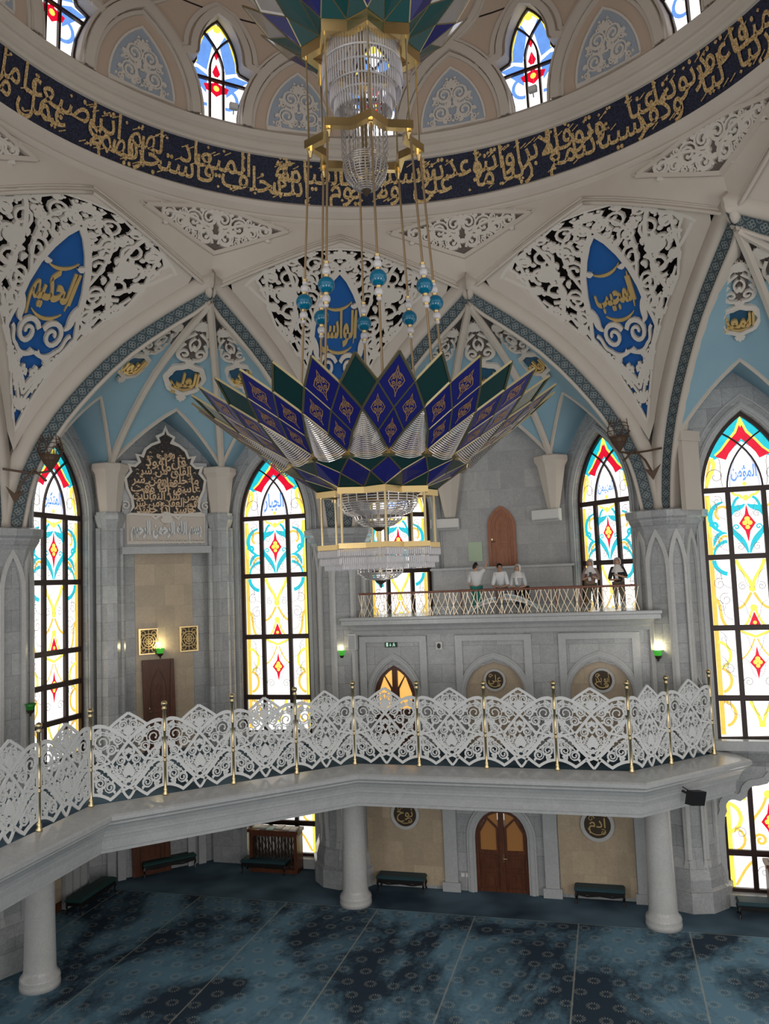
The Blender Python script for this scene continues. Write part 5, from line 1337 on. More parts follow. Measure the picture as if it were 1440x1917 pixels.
# ---------------------------------------------------------------- benches
def bench(a, x, y, L, rot, fab, label, D=.55, H=.48):
    r = thing('upholstered_bench', label, 'bench', a, (x, y, 0), 'upholstered benches along the walls')
    r.rotation_euler = (0, 0, RA(a)+radians(rot)); q = ORG[r.name]
    b = MB(); b.box(x-L/2, x+L/2, y-D/2, y+D/2, H-.12, H+.02, bev=.05); part(b, 'seat_cushion', fab, r)
    b = MB(); b.box(x-L/2+.03, x+L/2-.03, y-D/2+.03, y+D/2-.03, H-.2, H-.11)
    b.ribbon([(-L/2+.1, H-.2), (-L/4, H-.25), (0, H-.21), (L/4, H-.25), (L/2-.1, H-.2)], .05, plane((x, y-D/2+.05, 0), (1, 0, 0)), -.02, .0); part(b, 'apron', 'ebony', r)
    for i in (-1, 1):
        for j in (-1, 1):
            b = MB(); px, py = x+i*(L/2-.07), y+j*(D/2-.07)
            b.tube([(px, py, H-.14), (px+i*.03, py+j*.02, H*.5), (px+i*.005, py, .12), (px+i*.03, py+j*.03, 0)], [.05, .04, .026, .035], 6); part(b, 'leg', 'ebony', r)
# positions worked out on the floor (hall of the back alcove)
def al(p, a): t = radians(a)+PHI; return (p[0]*cos(t)-p[1]*sin(t), p[0]*sin(t)+p[1]*cos(t))
x, y = al((-10.35, 13.2), -22.5); bench(-22.5, x, y, 2.1, 47, 'bench_green', 'dark green upholstered bench against the cream wall at the left', .6)
x, y = al((-8.5, 15.95), -22.5); bench(-22.5, x, y, 1.95, 0, 'bench_green', 'dark green upholstered bench in front of the brown door under the gallery', .5)
x, y = al((-4.85, 15.4), -22.5); bench(-22.5, x, y, 1.75, -45, 'bench_blue', 'dark blue upholstered bench in front of the book cabinet by the window')
x, y = al((.2, 13.85), AB); bench(AB, x, y-.6, 1.66, 0, 'bench_blue', 'dark blue upholstered bench on the cream wall left of the ground floor door')
x, y = al((6.25, 11.55), AB); bench(AB, x, y, 1.55, 0, 'bench_blue', 'blue green upholstered bench on the cream wall right of the ground floor door', .5)
x, y = al((10.8, 9.95), 67.5); bench(67.5, x, y, 1.7, 45, 'bench_blue', 'dark blue upholstered bench at the right edge of the photo')
# ---------------------------------------------------------------- radiator cabinets with books
def cabinet(a, s, c0, t0, w, label, nb, wh):
    f = wall_plane(s, c0); H = 1.5
    r = thing('radiator_cabinet', label, 'cabinet', a, f(t0, 0, .3))
    b = MB(); b.slab([(t0-w/2-.06, H-.1), (t0+w/2+.06, H-.1), (t0+w/2+.06, H), (t0-w/2-.06, H)], f, .1, .75); part(b, 'top', 'door_wood', r)
    b = MB()
    for x in (t0-w/2, t0+w/2-.12): b.slab([(x, 0), (x+.12, 0), (x+.12, H-.1), (x, H-.1)], f, .12, .7)
    b.slab([(t0-w/2, 0), (t0+w/2, 0), (t0+w/2, .14), (t0-w/2, .14)], f, .12, .7); b.slab([(t0-w/2, H-.22), (t0+w/2, H-.22), (t0+w/2, H-.1), (t0-w/2, H-.1)], f, .12, .7); part(b, 'case', 'door_wood', r)
    b = MB(); n = 13
    for i in range(n): x = t0-w/2+.16+(w-.32)*i/(n-1); b.slab([(x-.03, .2), (x+.03, .2), (x+.03, H-.26), (x-.03, H-.26)], f, .3, .5)
    part(b, 'radiator', 'bronze', r)
    b = MB()
    for i in range(9):
        x = t0-w/2+.12+(w-.24)*i/8
        for k in (-1, 1): b.ribbon([(max(t0-w/2+.1, min(t0+w/2-.1, x+k*.5*(j/6-.5))), .14+(H-.36)*j/6) for j in range(7)], .02, f, .64, .67)
    part(b, 'mesh_front', 'bronze', r)
    for i in range(nb):
        q = MB(); x = t0-w/2+.08+(w-.36)*i/max(1, nb-1); d = .2+.08*(i % 3); z = H
        q.slab([(x, z), (x+.26, z), (x+.26, z+.045+.015*(i % 2)), (x, z+.045+.015*(i % 2))], f, d, d+.36)
        tag(solo(q, 'book', ['book', 'book', 'book_grey', 'book_green', 'book'][(i+nb) % 5], 'book lying on the radiator cabinet %s, %s from the left' % (wh, ORD[i]), 'book', a, f(x+.13, z, d+.18), 'books on the radiator cabinets'))
cabinet(-22.5, 1, 20.1, -.05, 1.85, 'dark wooden radiator cabinet with books on top, in front of the window under the gallery', 6, 'under the gallery')
cabinet(67.5, -1, C0, .55, 1.7, 'dark wooden radiator cabinet with books on top, cut by the right edge of the photo', 5, 'at the right edge')
# ---------------------------------------------------------------- air conditioners, speakers, cameras, signs
def aircon(a, f, label):
    r = thing('air_conditioner', label, 'air conditioner', a, f(0, 0, .1), 'air conditioners above the balcony')
    b = MB(); b.add([f(x, y, d) for x in (-.55, .55) for y, d in ((0, .02), (0, .16), (.1, .26), (.42, .26), (.44, .22), (.44, .02))], [(0, 1, 7, 6), (1, 2, 8, 7), (2, 3, 9, 8), (3, 4, 10, 9), (4, 5, 11, 10), (5, 4, 3, 2, 1, 0), (6, 7, 8, 9, 10, 11)]); part(b, 'casing', 'white_plastic', r)
    b = MB(); b.slab([(-.5, .02), (.5, .02), (.5, .07), (-.5, .07)], lambda x, y, d: f(x, y, .16+y+d), .01, .03); part(b, 'air_flap', 'grey_plastic', r)
aircon(AB, plane((-2.2, 16.4, 12.2), (1, 0, 0)), 'white air conditioner on the wall left of the arched wooden door')
fr_ = plane((1.75, 15.95, 12.3), (1, -.45, 0)); aircon(AB, fr_, 'white air conditioner on the wall right of the arched wooden door')
r = thing('loudspeaker', 'white loudspeaker box on the wall beside the left lit lamp below the balcony', 'loudspeaker', AB, (-4.95, WN-.3, 8.1))
b = MB(); b.box(-5.12, -4.84, WN-.36, WN-.1, 7.98, 8.55, bev=.02); part(b, 'cabinet', 'white_plastic', r)
b = MB(); b.box(-5.09, -4.87, WN-.375, WN-.36, 8.02, 8.5); part(b, 'grille', 'grey_plastic', r)
r = thing('loudspeaker', 'black loudspeaker hung on the right-hand face of the gallery edge', 'loudspeaker', 0, (7.95, 7.75, 4.1))
g1, g2 = Vector((*oc(GR-.12, 45), 0)), Vector((*PEND1, 0)); fd = plane(g1+(g2-g1)*.40+Vector((0, 0, 3.85)), g2-g1); ORG[r.name] = fd(0, 0, .6); r.location = WP(0, fd(0, 0, .6))
b = MB(); b.add([fd(x*.13, .16+y*.2, .95+d*.13+y*.05+x*.1) for x in (-1, 1) for y in (-1, 1) for d in (-1, 1)], [(0, 1, 3, 2), (4, 6, 7, 5), (0, 4, 5, 1), (2, 3, 7, 6), (1, 5, 7, 3), (0, 2, 6, 4)]); part(b, 'cabinet', 'black', r)
b = MB(); b.tube([fd(-.05, .3, .45), fd(-.05, .25, .7), fd(-.02, .18, .9)], .035, 6); b.tube([fd(-.12, .42, .62), fd(0, .3, .8)], .015, 5); part(b, 'bracket', 'black', r)
r = thing('wall_dispenser', 'small white box with a black oval on the wall below the balcony', 'dispenser', AB, (-1.95, WN-.05, 7.95))
f = plane((-1.95, WN, 7.95), (1, 0, 0)); b = MB(); b.slab([(-.11, 0), (.11, 0), (.11, .26), (-.11, .26)], f, 0, .1); part(b, 'housing', 'white_plastic', r)
b = MB(); b.slab([(x*.06, .12+y*.09) for x, y in circ(0, 0, 1, 12)], f, .1, .13); part(b, 'dark_window', 'black', r)
r = thing('exit_sign', 'dark green exit sign with a running figure above the lit arched door', 'exit sign', AB, (-3.66, WN-.02, 8.04))
f = plane((-3.66, WN, 8.04), (1, 0, 0)); b = MB(); b.slab([(-.22, 0), (.22, 0), (.22, .19), (-.22, .19)], f, 0, .05); part(b, 'plate', 'sign', r)
b = MB(); b.slab([(-.17, .03), (-.1, .03), (-.1, .16), (-.17, .16)], f, .05, .055, sides=False); b.ribbon([(-.02, .14), (-.02, .05)], .022, f, .05, .055, sides=False); b.ribbon([(-.05, .08), (-.02, .045), (.01, .08)], .02, f, .05, .055, sides=False)
b.slab(circ(.11, .14, .018, 8), f, .05, .055, sides=False); b.ribbon([(.11, .12), (.1, .08), (.14, .06), (.13, .03)], .024, f, .05, .055, sides=False); b.ribbon([(.1, .08), (.08, .05), (.05, .04)], .02, f, .05, .055, sides=False); b.ribbon([(.06, .1), (.1, .11), (.15, .09)], .016, f, .05, .055, sides=False)
part(b, 'running_figure', 'sign_w', r)
r = thing('notice_board', 'pale green notice on the wall beside the arched wooden door', 'notice', AB, (-1.05, 16.42, 10.9))
f = plane((-1.1, 16.44, 10.95), (1, 0, 0)); b = MB(); b.slab([(-.27, 0), (.27, 0), (.27, .74), (-.27, .74)], f, 0, .03); part(b, 'sheet', 'poster', r)
f = plane((-1.55, WN, .45), (1, 0, 0))
for i, x in enumerate((-.0, .16)): b = MB(); b.slab([(x, 0), (x+.12, 0), (x+.12, .12), (x, .12)], f, 0, .02); tag(solo(b, 'wall_socket', 'white_plastic', 'white wall socket low beside the ground floor door, %s of the pair' % ('left' if i == 0 else 'right'), 'wall socket', AB, f(x, 0, 0), 'socket pair by the door'))
for i, a in enumerate((-22.5, 7.5, 37.5)):
    nm = ['left', 'middle', 'right'][i]
    if i == 1: continue
    p = drum(.25, 24.2, .5); r = thing('floodlight', 'small grey floodlight on the sill of the %s dome window' % nm, 'floodlight', a, p, 'floodlights on the drum sills')
    b = MB(); b.box(p.x-.12, p.x+.12, p.y-.06, p.y+.06, p.z, p.z+.2, bev=.02); part(b, 'head', 'grey_plastic', r)
    b = MB(); b.box(p.x-.1, p.x+.1, p.y-.07, p.y-.06, p.z+.03, p.z+.17); part(b, 'lens', 'white_plastic', r)
    b = MB(); b.tube([(p.x, p.y+.05, p.z-.12), (p.x, p.y, p.z+.02)], .02, 5); part(b, 'bracket', 'grey_plastic', r)
# ---------------------------------------------------------------- the two-tiered lotus chandelier
AX = (-.26, 0.); AW0 = -degrees(PHI); A0 = 7.0
def cp(r, a, z): t = radians(a); return Vector((AX[0]+r*sin(t), AX[1]-r*cos(t), z))
CH = thing('chandelier', 'two-tiered gold and crystal chandelier with blue and green lotus petals and turquoise balls', 'chandelier', AW0, (AX[0], AX[1], 10.3))
def bars(b, pts, r=.02, m=0):
    for p, q in zip(pts, pts[1:]): b.tube([p, q], r, 4, m)
def thin(b, P, th=.012, m=0):
    c = sum(P, Vector())/len(P); n = (P[1]-P[0]).cross(P[2]-P[0]).normalized()
    if n.dot(Vector((c.x-AX[0], c.y-AX[1], -.3))) < 0: n = -n
    k = len(P); b.add([p+n*th*.5 for p in P]+[p-n*th*.5 for p in P], [tuple(range(k)), tuple(range(2*k-1, k-1, -1))]+[(i, (i+1) % k, k+(i+1) % k, k+i) for i in range(k)], m)
def star_pts(R, z, a0=A0): return [cp(R if i % 2 == 0 else R*.77, a0+22.5*i, z) for i in range(16)]
def star_band(b, R, z, h, w=.10, m=0):
    o0, o1 = star_pts(R, z), star_pts(R, z+h); i0, i1 = star_pts(R-w*1.5, z), star_pts(R-w*1.5, z+h)
    b.grid([i0, o0, o1, i1, i0], m, True)
# -- lower tier: sixteen blue petals, sixteen green tips
def pn(row, a):                                # node of the petal lattice, rows 0..4
    t = row/4; return cp(1.70+1.61*t, a, 12.5+1.19*t-.05*sin(pi*t))
def ornament(b, P, sc=.54):
    c = sum(P, Vector())/4; U = (P[1]-P[3])*.5; V = (P[2]-P[0])*.5; n = U.cross(V).normalized()
    if n.dot(Vector((c.x-AX[0], c.y-AX[1], -.3))) < 0: n = -n
    f = lambda x, y, d=0.: c+U*x*sc+V*y*sc+n*(.009+d)
    b.ribbon([(0, -.95), (.16, -.55), (.55, -.3), (.8, 0), (.55, .3), (.16, .55), (0, .95), (-.16, .55), (-.55, .3), (-.8, 0), (-.55, -.3), (-.16, -.55)], .085, f, 0, 0, sides=False, closed=True)
    for k in (-1, 1):
        for y in (-.26, .26): b.ribbon([(k*x, q) for x, q in spiral(.3, y, .22, .5, 1.3, 1, 9)], .085, f, 0, 0, sides=False)
        b.ribbon([(k*.55, 0), (0, .6), (0, -.6)], .07, f, 0, 0, sides=False)
    b.slab([(0, -1.15), (.08, -1.02), (0, -.9), (-.08, -1.02)], f, 0, 0, sides=False)
for k in range(16):
    a = A0+22.5*k; h = 5.625
    g = MB(); fr = MB(); orn = MB()
    D = [[pn(0, a), pn(1, a+h), pn(2, a), pn(1, a-h)], [pn(1, a+h), pn(2, a+2*h), pn(3, a+h), pn(2, a)], [pn(1, a-h), pn(2, a), pn(3, a-h), pn(2, a-2*h)], [pn(2, a), pn(3, a+h), pn(4, a), pn(3, a-h)]]
    for d in D: thin(g, d); ornament(orn, d)
    p = part(g, 'blue_petal', 'cobalt', CH, label='cobalt blue lotus petal with gold filigree')
    bars(fr, [pn(0, a), pn(1, a+h), pn(2, a+2*h), pn(3, a+h), pn(4, a), pn(3, a-h), pn(2, a-2*h), pn(1, a-h), pn(0, a)], .024); bars(fr, [pn(1, a+h), pn(2, a), pn(3, a-h)], .018); bars(fr, [pn(1, a-h), pn(2, a), pn(3, a+h)], .018)
    part(fr, 'petal_frame', 'petal_edge', p); part(orn, 'filigree', 'filigree', p)
    a2 = a+11.25; g = MB(); fr = MB(); d = [pn(2, a2), pn(3, a2+h), pn(4, a2), pn(3, a2-h)]; thin(g, [q+Vector((0, 0, .012)) for q in d])
    p = part(g, 'green_petal', 'bottle_green', CH, label='dark green petal tip'); bars(fr, [d[1], d[2], d[3]], .024); part(fr, 'petal_frame', 'petal_edge', p)
    b = MB(); lo0, lo1, top = pn(0, a), pn(0, a+22.5), pn(2, a2)          # crystal swags between the petals
    for j in range(26):
        t = j/26*.98; l, r_ = lo0.lerp(top, t), lo1.lerp(top, t); m_ = (l+r_)/2; w = (r_-l).length
        out = Vector((m_.x-AX[0], m_.y-AX[1], 0)).normalized()
        b.tube([l.lerp(r_, q/6)+(out*.10*w+Vector((0, 0, -.20*w)))*4*(q/6)*(1-q/6) for q in range(7)], [.006, .012, .007, .012, .007, .012, .006], 4)
    for j in range(9): q = j/8; b.tube([lo0.lerp(lo1, q)+Vector((0, 0, .02)), lo0.lerp(lo1, q).lerp(top, .55), lo0.lerp(lo1, q).lerp(top, .98)], .007, 3)
    part(b, 'crystal_swag', 'crystal_net', CH)
b = MB(); R16 = [cp(1.70, A0+22.5*i, 12.5) for i in range(16)]; R16b = [cp(1.76, A0+22.5*i, 12.44) for i in range(16)]; R16c = [cp(1.70, A0+22.5*i, 12.40) for i in range(16)]; R16d = [cp(1.6, A0+22.5*i, 12.46) for i in range(16)]
b.grid([R16, R16b, R16c, R16d, R16], 0, True); part(b, 'gold_rim', 'gold', CH)
sk_b, sk_g, sk_f = MB(), MB(), MB(); LS = star_pts(1.10, 12.02, A0)
for i in range(16):
    a = A0+22.5*i; t0, t1 = cp(1.69, a, 12.42), cp(1.69, a+22.5, 12.42); m0, m1 = cp(1.36, a-11.25, 12.22), cp(1.36, a+11.25, 12.22); l0, l1 = LS[i], LS[(i+1) % 16]
    thin(sk_b, [t0, m1, l0, m0]); thin(sk_g, [t0, t1, m1]); thin(sk_g, [l0, m1, l1]); bars(sk_f, [t0, m1, l0], .018); bars(sk_f, [t0, m0, l0], .018)
part(sk_b, 'blue_skirt', 'cobalt', CH); part(sk_g, 'green_skirt', 'bottle_green', CH); part(sk_f, 'skirt_frame', 'petal_edge', CH)
b = MB(); star_band(b, 1.13, 11.9, .11); part(b, 'star_frame', 'gold', CH); b = MB(); star_band(b, 1.13, 10.95, .09); part(b, 'star_frame', 'gold', CH)
for i in range(8): b = MB(); b.tube([cp(1.04, A0+45*i, 10.98), cp(1.04, A0+45*i, 11.95)], .023, 6); part(b, 'frame_rod', 'brass', CH)
def prism(b, p, w, h):
    b.add([(p.x, p.y, p.z), (p.x-w, p.y, p.z-h*.15), (p.x, p.y-w, p.z-h*.15), (p.x+w, p.y, p.z-h*.15), (p.x, p.y+w, p.z-h*.15), (p.x-w, p.y, p.z-h*.85), (p.x, p.y-w, p.z-h*.85), (p.x+w, p.y, p.z-h*.85), (p.x, p.y+w, p.z-h*.85), (p.x, p.y, p.z-h)],
          [(0, 1, 2), (0, 2, 3), (0, 3, 4), (0, 4, 1), (1, 5, 6, 2), (2, 6, 7, 3), (3, 7, 8, 4), (4, 8, 5, 1), (9, 6, 5), (9, 7, 6), (9, 8, 7), (9, 5, 8)])
b = MB()
for R, z0 in ((1.12, 10.95), (1.08, 10.81), (1.0, 10.72)):
    S = star_pts(R, z0)
    for i in range(16):
        p, q = S[i], S[(i+1) % 16]; n = 13
        for j in range(n): prism(b, p.lerp(q, j/n), .013, .145)
part(b, 'crystal_fringe', 'crystal', CH, kind='stuff')
def netbowl(prof, nr=24, tw=.012):
    b = MB(); P = []
    for (r0, z0), (r1, z1) in zip(prof, prof[1:]):
        n = max(1, int(hypot(r1-r0, z1-z0)/.045)); P += [(r0+(r1-r0)*i/n, z0+(z1-z0)*i/n) for i in range(n)]
    for r, z in P: b.tube([cp(r, 360*i/nr, z) for i in range(nr)], tw, 4, closed=True)
    for i in range(nr): b.tube([cp(r, 360*i/nr, z) for r, z in prof], tw*.8, 4)
    return b
part(netbowl([(.74, 11.92), (.73, 11.78), (.62, 11.62), (.45, 11.56), (.42, 11.48), (.28, 11.38), (.05, 11.34)]), 'crystal_bowl', 'crystal_net', CH)
part(netbowl([(.36, 10.72), (.42, 10.62), (.41, 10.52), (.28, 10.42), (.06, 10.38)]), 'crystal_bowl', 'crystal_net', CH)
for z, s in ((11.34, 1.), (10.38, 1.)): b = MB(); b.lathe([(.02, z+.06), (.13, z+.03), (.09, z-.03), (.03, z-.07), (.02, z-.12), (.001, z-.15)], 12, AX); part(b, 'finial', 'bronze', CH)
b = MB(); b.tube([cp(0, 0, 10.5), cp(0, 0, 12.6)], .04, 8); part(b, 'centre_tube', 'brass', CH)
# -- rods with glass balls
for i in range(8):
    a = A0+45*i; top, end = cp(1.06, a, 18.62), cp(1.42, a, 12.55)
    b = MB(); b.tube([top, end], .022, 6); rd = part(b, 'hanging_rod', 'rod', CH)
    q = (18.62-15.58)/(18.62-12.55); c = top.lerp(end, q)
    b = MB(); b.ball(c, .152, 18, 12); part(b, 'turquoise_ball', 'turq_ball', rd, True)
    for s in (.255, -.255): b = MB(); p = top.lerp(end, q+s/6.07); b.ball(p, .082, 10, 7, sz=1.05); b.ball(top.lerp(end, q+s*1.45/6.07), .05, 8, 5); part(b, 'crystal_ball', 'crystal', rd, True)
    for s in (.165, -.165, .335, -.41): b = MB(); p = top.lerp(end, q+s/6.07); b.lathe([(.03, p.z-.025), (.052, p.z-.02), (.052, p.z+.02), (.03, p.z+.025)], 10, (p.x, p.y)); part(b, 'gold_collar', 'gold', rd)
    b = MB(); b.tube([cp(1.06, a, 18.6), cp(1.06, a, 20.6)], .02, 6); part(b, 'frame_rod', 'brass', CH)
    b = MB(); b.lathe([(.02, 18.66), (.05, 18.6), (.055, 18.5), (.03, 18.42), (.02, 18.38)], 8, cp(1.04, a, 0)[:2]); part(b, 'rod_socket', 'gold', CH)
# -- upper tier
b = MB(); star_band(b, 1.15, 18.56, .16, .12); part(b, 'star_frame', 'gold', CH); b = MB(); star_band(b, 1.15, 20.36, .24, .14); part(b, 'star_frame', 'gold', CH)
b = MB()
for j, (R, z, n, h) in enumerate(((.74, 20.5, 84, .34), (.77, 20.2, 84, .34), (.74, 19.95, 80, .3), (.62, 19.75, 66, .32), (.55, 19.55, 60, .3))):
    for i in range(n): prism(b, cp(R, 360*i/n, z), .014, h)
    b.tube([cp(R, 360*i/32, z) for i in range(32)], .02, 4, closed=True)
part(b, 'crystal_tiers', 'crystal', CH, kind='stuff')
b = MB()
for i in range(44):
    a = 360*i/44; P = [cp(.44 if i % 2 else .40, a, 19.5-j*.06) for j in range(20)]; b.tube(P, [.014 if j % 2 else .007 for j in range(20)], 4)
part(b, 'bead_curtain', 'crystal_net', CH, kind='stuff')
part(netbowl([(.30, 18.45), (.41, 18.36), (.43, 18.22), (.38, 18.02), (.24, 17.84), (.06, 17.76)]), 'crystal_bowl', 'crystal_net', CH)
b = MB(); b.lathe([(.02, 17.8), (.1, 17.76), (.05, 17.7), (.001, 17.64)], 12, AX); part(b, 'finial', 'bronze', CH)
b = MB(); b.tube([cp(0, 0, 17.8), cp(0, 0, 33.8)], .06, 8); part(b, 'centre_tube', 'brass', CH)
US = star_pts(1.15, 20.6); uf = MB()
for i in range(16):
    a = A0+22.5*i; h = 11.25; s0, s1 = US[i], US[(i+1) % 16]
    m1, m0 = cp(1.45, a+h, 20.98), cp(1.45, a-h, 20.98); t0, t1 = cp(1.9, a, 21.25), cp(1.9, a+22.5, 21.25); u1 = cp(2.3, a+h, 21.7)
    def leaf(P, nm, mt): q = MB(); thin(q, P); part(q, nm, mt, CH)
    leaf([s0, m1, s1], 'green_petal', 'teal_glass'); leaf([s0, m1, t0, m0], *(('blue_petal', 'cobalt') if i % 2 == 0 else ('green_petal', 'teal_glass')))
    bars(uf, [s0, m1, s1], .018); bars(uf, [m0, t0, m1], .018); bars(uf, [t0, u1, t1], .02)
    leaf([m1, t1, u1, t0], *(('blue_petal', 'cobalt') if i % 4 == 1 else ('crystal_petal', 'crystal_net')))
part(uf, 'petal_frame', 'petal_edge', CH)
# ---------------------------------------------------------------- people on the balcony
def skinned(verts, edges, sub=1):
    me = bpy.data.meshes.new('figure'); me.from_pydata([v[:3] for v in verts], edges, [])
    o = bpy.data.objects.new('figure', me); COL.objects.link(o)
    md = o.modifiers.new('skin', 'SKIN'); md.use_smooth_shade = True
    lay = me.skin_vertices[0] if me.skin_vertices else None
    if lay is None:
        bm = bmesh.new(); bm.from_mesh(me); bm.verts.layers.skin.verify(); bm.to_mesh(me); bm.free(); lay = me.skin_vertices[0]
    for i, v in enumerate(verts): r = v[3]; lay.data[i].radius = (r, v[4] if len(v) > 4 else r)
    lay.data[0].use_root = True
    s = o.modifiers.new('sub', 'SUBSURF'); s.levels = sub; s.render_levels = sub
    dg = bpy.context.evaluated_depsgraph_get(); e = o.evaluated_get(dg); m2 = bpy.data.meshes.new_from_object(e)
    V = [tuple(v.co) for v in m2.vertices]; F = [tuple(p.vertices) for p in m2.polygons]
    bpy.data.objects.remove(o); bpy.data.meshes.remove(m2); return V, F
def person(label, x, y, z0, J, S, skin, clothes, head, hair, scarf=False):
    """J joints in body units (x across, y forward towards the hall, z up), S scale"""
    r = thing('person', label, 'person', AB, (x, y, z0))
    T = lambda p: (x+p[0]*S, y-p[1]*S, z0+p[2]*S)
    base = [('pel', .12), ('wai', .115), ('che', .135), ('nec', .06), ('hd0', .075), ('hd1', .098), ('hd2', .085)]
    V = [(*T(J[n]), q*S) for n, q in base]; E = [(i, i+1) for i in range(6)]; idx = {n: i for i, (n, q) in enumerate(base)}
    def chain(par, items):
        p = par
        for n, q in items: V.append((*T(J[n]), q*S)); idx[n] = len(V)-1; E.append((p, len(V)-1)); p = len(V)-1
    for s in 'LR':
        chain(idx['che'], [('sh'+s, .058), ('el'+s, .043), ('wr'+s, .03), ('ha'+s, .036)])
        chain(idx['pel'], [('hp'+s, .095), ('kn'+s, .06), ('an'+s, .042), ('to'+s, .04)])
    b = MB(); v, f = skinned(V, E); b.add(v, f)
    fw = Vector(J.get('look', (0, 1, 0))).normalized(); hd = Vector(J['hd1']); sd = Vector((fw.y, -fw.x, 0)).normalized(); up = Vector((0, 0, 1))
    for p, q in ((hd+fw*.105+up*-.005, .018), (hd+fw*.098+up*-.05, .016), (hd+fw*.092+sd*.035+up*.02, .013), (hd+fw*.092-sd*.035+up*.02, .013), (hd+sd*.1, .025), (hd-sd*.1, .025)):
        b.ball(Vector(T(p)), q*S, 6, 4)
    for s in 'LR':                             # five fingers on each hand
        h = Vector(J['ha'+s]); w = Vector(J['wr'+s]); d = (h-w).normalized() if (h-w).length > 1e-4 else Vector((0, 1, 0)); pr = d.cross(up); pr = pr.normalized() if pr.length > .1 else Vector((1, 0, 0)); dn = pr.cross(d)
        for k, (ln, of) in enumerate(((.075, -.026), (.088, -.009), (.083, .009), (.066, .026))):
            b.tube([Vector(T(h+pr*of)), Vector(T(h+pr*of+d*ln*.55)), Vector(T(h+pr*of*1.1+d*ln-dn*.02))], [.010*S, .009*S, .007*S], 5)
        b.tube([Vector(T(h-pr*.03-d*.03)), Vector(T(h-pr*.06+d*.01)), Vector(T(h-pr*.062+d*.04))], [.012*S, .010*S, .008*S], 5)
    part(b, 'body', skin, r, True)
    for nm, mt, names, gr in clothes:
        vs = [(*T(J[n]), q) for n, q in names]; ids = {n: i for i, (n, q) in enumerate(names)}
        vs = [(*T(J[n]), q*S) for n, q in names]; es = [(ids[p], ids[q]) for p, q in gr]
        b = MB(); v, f = skinned(vs, es); b.add(v, f); part(b, nm, mt, r, True)
    # hair or scarf: a shell round the back and top of the head
    b = MB(); c = hd+up*.02-fw*.015; rows = []
    for i in range(8):
        ph = pi*i/7*(.62 if not scarf else .78); row = []
        for j in range(13):
            th = radians(-130+260*j/12) if i > 1 or not scarf else radians(-180+360*j/12)
            if i <= 2 and not scarf: th = radians(-180+360*j/12)
            dv = -fw*cos(th)+sd*sin(th); R_ = (.112 if not scarf else .125)*(1+.12*(i > 5 and scarf)); row.append(Vector(T(c+dv*sin(ph)*R_+up*cos(ph)*(R_*1.12))))
        rows.append(row)
    b.grid(rows)
    if scarf:
        n = Vector(J['nec']); rows2 = [[Vector(T(n+Vector((q*cos(t), q*sin(t)*.8+.02, h)))) for t in [2*pi*k/14 for k in range(14)]] for q, h in ((.085, .09), (.11, .03), (.16, -.06), (.20, -.12), (.215, -.18))]
        b.grid(rows2, 0, True); b.ribbon([(-.04, -.1), (-.06, -.25), (-.03, -.42)], .1, lambda X, Z, d: Vector(T(n+Vector((X, .16+d, Z)))), 0, .02)
    part(b, 'head_scarf' if scarf else 'hair', hair, r, True); return r
def joints(lean=.25, elb=.0, look=(0, 1, -.15), hands=((.06, .44, .93), (-.06, .44, .93)), elbow=((.27, .33, .97), (-.27, .33, .97))):
    J = {'pel': (0, 0, .92), 'wai': (0, lean*.3, 1.08), 'che': (0, lean*.75, 1.30), 'nec': (0, lean*1.02, 1.45), 'hd0': (0, lean*1.15, 1.53), 'hd1': (0, lean*1.22+.01, 1.61), 'hd2': (0, lean*1.22, 1.69), 'look': look}
    for s, k, i in (('L', -1, 1), ('R', 1, 0)):
        J['sh'+s] = (k*.175, lean*.85, 1.38); J['el'+s] = elbow[i]; J['wr'+s] = tuple(Vector(elbow[i]).lerp(Vector(hands[i]), .82)); J['ha'+s] = hands[i]
        J['hp'+s] = (k*.09, 0, .86); J['kn'+s] = (k*.1, .03, .48); J['an'+s] = (k*.1, -.03, .08); J['to'+s] = (k*.12, .12, .04)
    return J
UP = [('pel', .165), ('wai', .165), ('che', .195), ('shL', .095), ('shR', .095), ('nec', .085)]
def top(el=.6, q=.07): return UP+[('elL', q), ('elR', q)], [('pel', 'wai'), ('wai', 'che'), ('che', 'nec'), ('che', 'shL'), ('che', 'shR'), ('shL', 'elL'), ('shR', 'elR')]
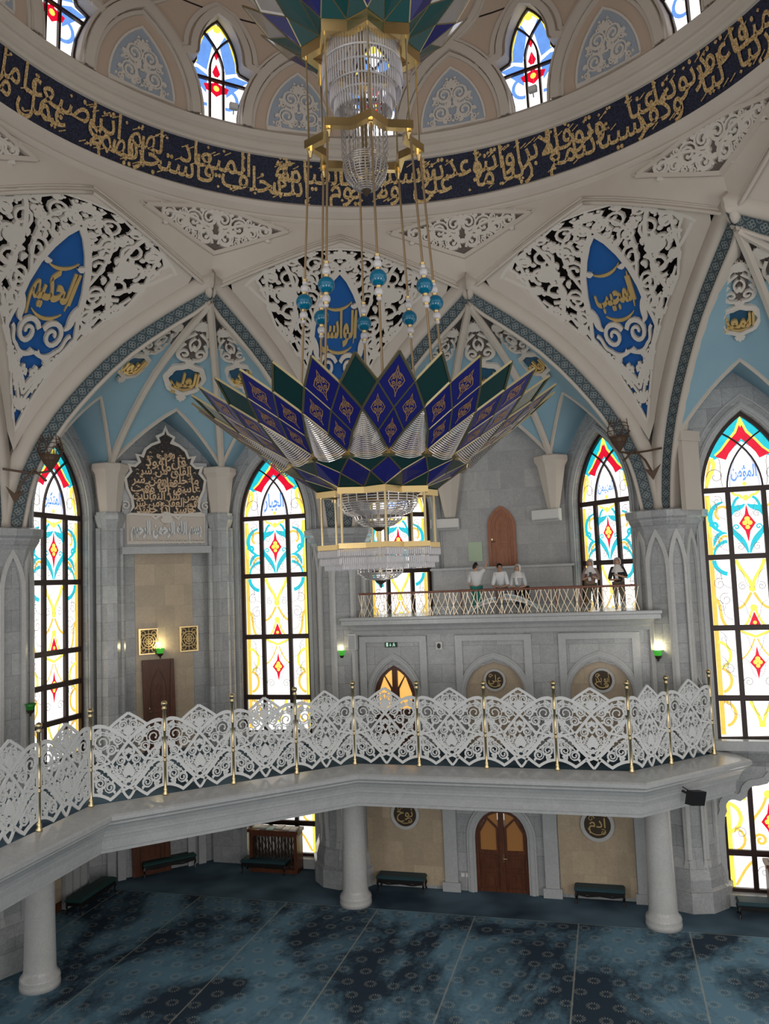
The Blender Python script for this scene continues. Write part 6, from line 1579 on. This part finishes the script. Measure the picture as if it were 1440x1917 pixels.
LEG = ([('pel', .15), ('hpL', .125), ('hpR', .125), ('knL', .08), ('knR', .08), ('anL', .065), ('anR', .065)], [('pel', 'hpL'), ('pel', 'hpR'), ('hpL', 'knL'), ('hpR', 'knR'), ('knL', 'anL'), ('knR', 'anR')])
def cl(nm, mt, ng): return (nm, mt, ng[0], ng[1])
JB = joints(.03, look=(.7, -.5, .5), hands=((.42, .02, 1.82), (-.2, .1, .82)), elbow=((.31, .0, 1.52), (-.25, 0, 1.05)))
person('standing boy in white shirt and teal trousers pointing up on the balcony', -.58, 13.05, 9.11, JB, 1.0, 'skin', [cl('shirt', 'shirt', top()), cl('trousers', 'teal_cloth', LEG)], None, 'hair')
person('man in a white T-shirt leaning on the balcony rail with folded arms', .27, 13.05, 9.11, joints(.3, look=(.6, .8, -.1)), .96, 'skin_b', [cl('shirt', 'shirt', top()), cl('trousers', 'grey_cloth', LEG)], None, 'hair')
r = person('woman in white head scarf and pale top leaning on the rail beside the man', .86, 13.05, 9.11, joints(.3, look=(-.3, 1, -.2)), .92, 'skin', [cl('top', 'shirt_g', top()), cl('skirt', 'black_cloth', LEG)], None, 'scarf', True)
b = MB(); b.box(1.02, 1.2, 12.9, 13.06, 9.3, 10.0); part(b, 'shoulder_bag', 'black_cloth', r)
r = person('woman in white head scarf and dusty brown top holding a phone', 3.2, 13.05, 9.11, joints(.14, look=(-.3, 1, -.35), hands=((.05, .36, 1.18), (-.05, .36, 1.18)), elbow=((.27, .18, 1.06), (-.27, .18, 1.06))), .96, 'skin', [cl('top', 'tan_top', top()), cl('skirt', 'khaki', LEG)], None, 'scarf', True)
p = WP(0, (0, 0, 0)); b = MB(); b.box(3.16, 3.24, 12.63, 12.64, 10.22, 10.38)
tag(solo(b, 'mobile_phone', 'black', 'black phone held by the woman in the dusty brown top', 'phone', AB, (3.2, 12.63, 10.22)))
r = person('woman in a white head scarf and black top, rightmost on the balcony', 4.05, 13.1, 9.11, joints(.16, look=(-.15, 1, -.2), hands=((-.08, .36, 1.2), (.0, .4, 1.04)), elbow=((.28, .18, 1.08), (-.28, .2, 1.02))), .97, 'skin', [cl('top', 'black_cloth', top()), cl('skirt', 'khaki', LEG)], None, 'scarf', True)
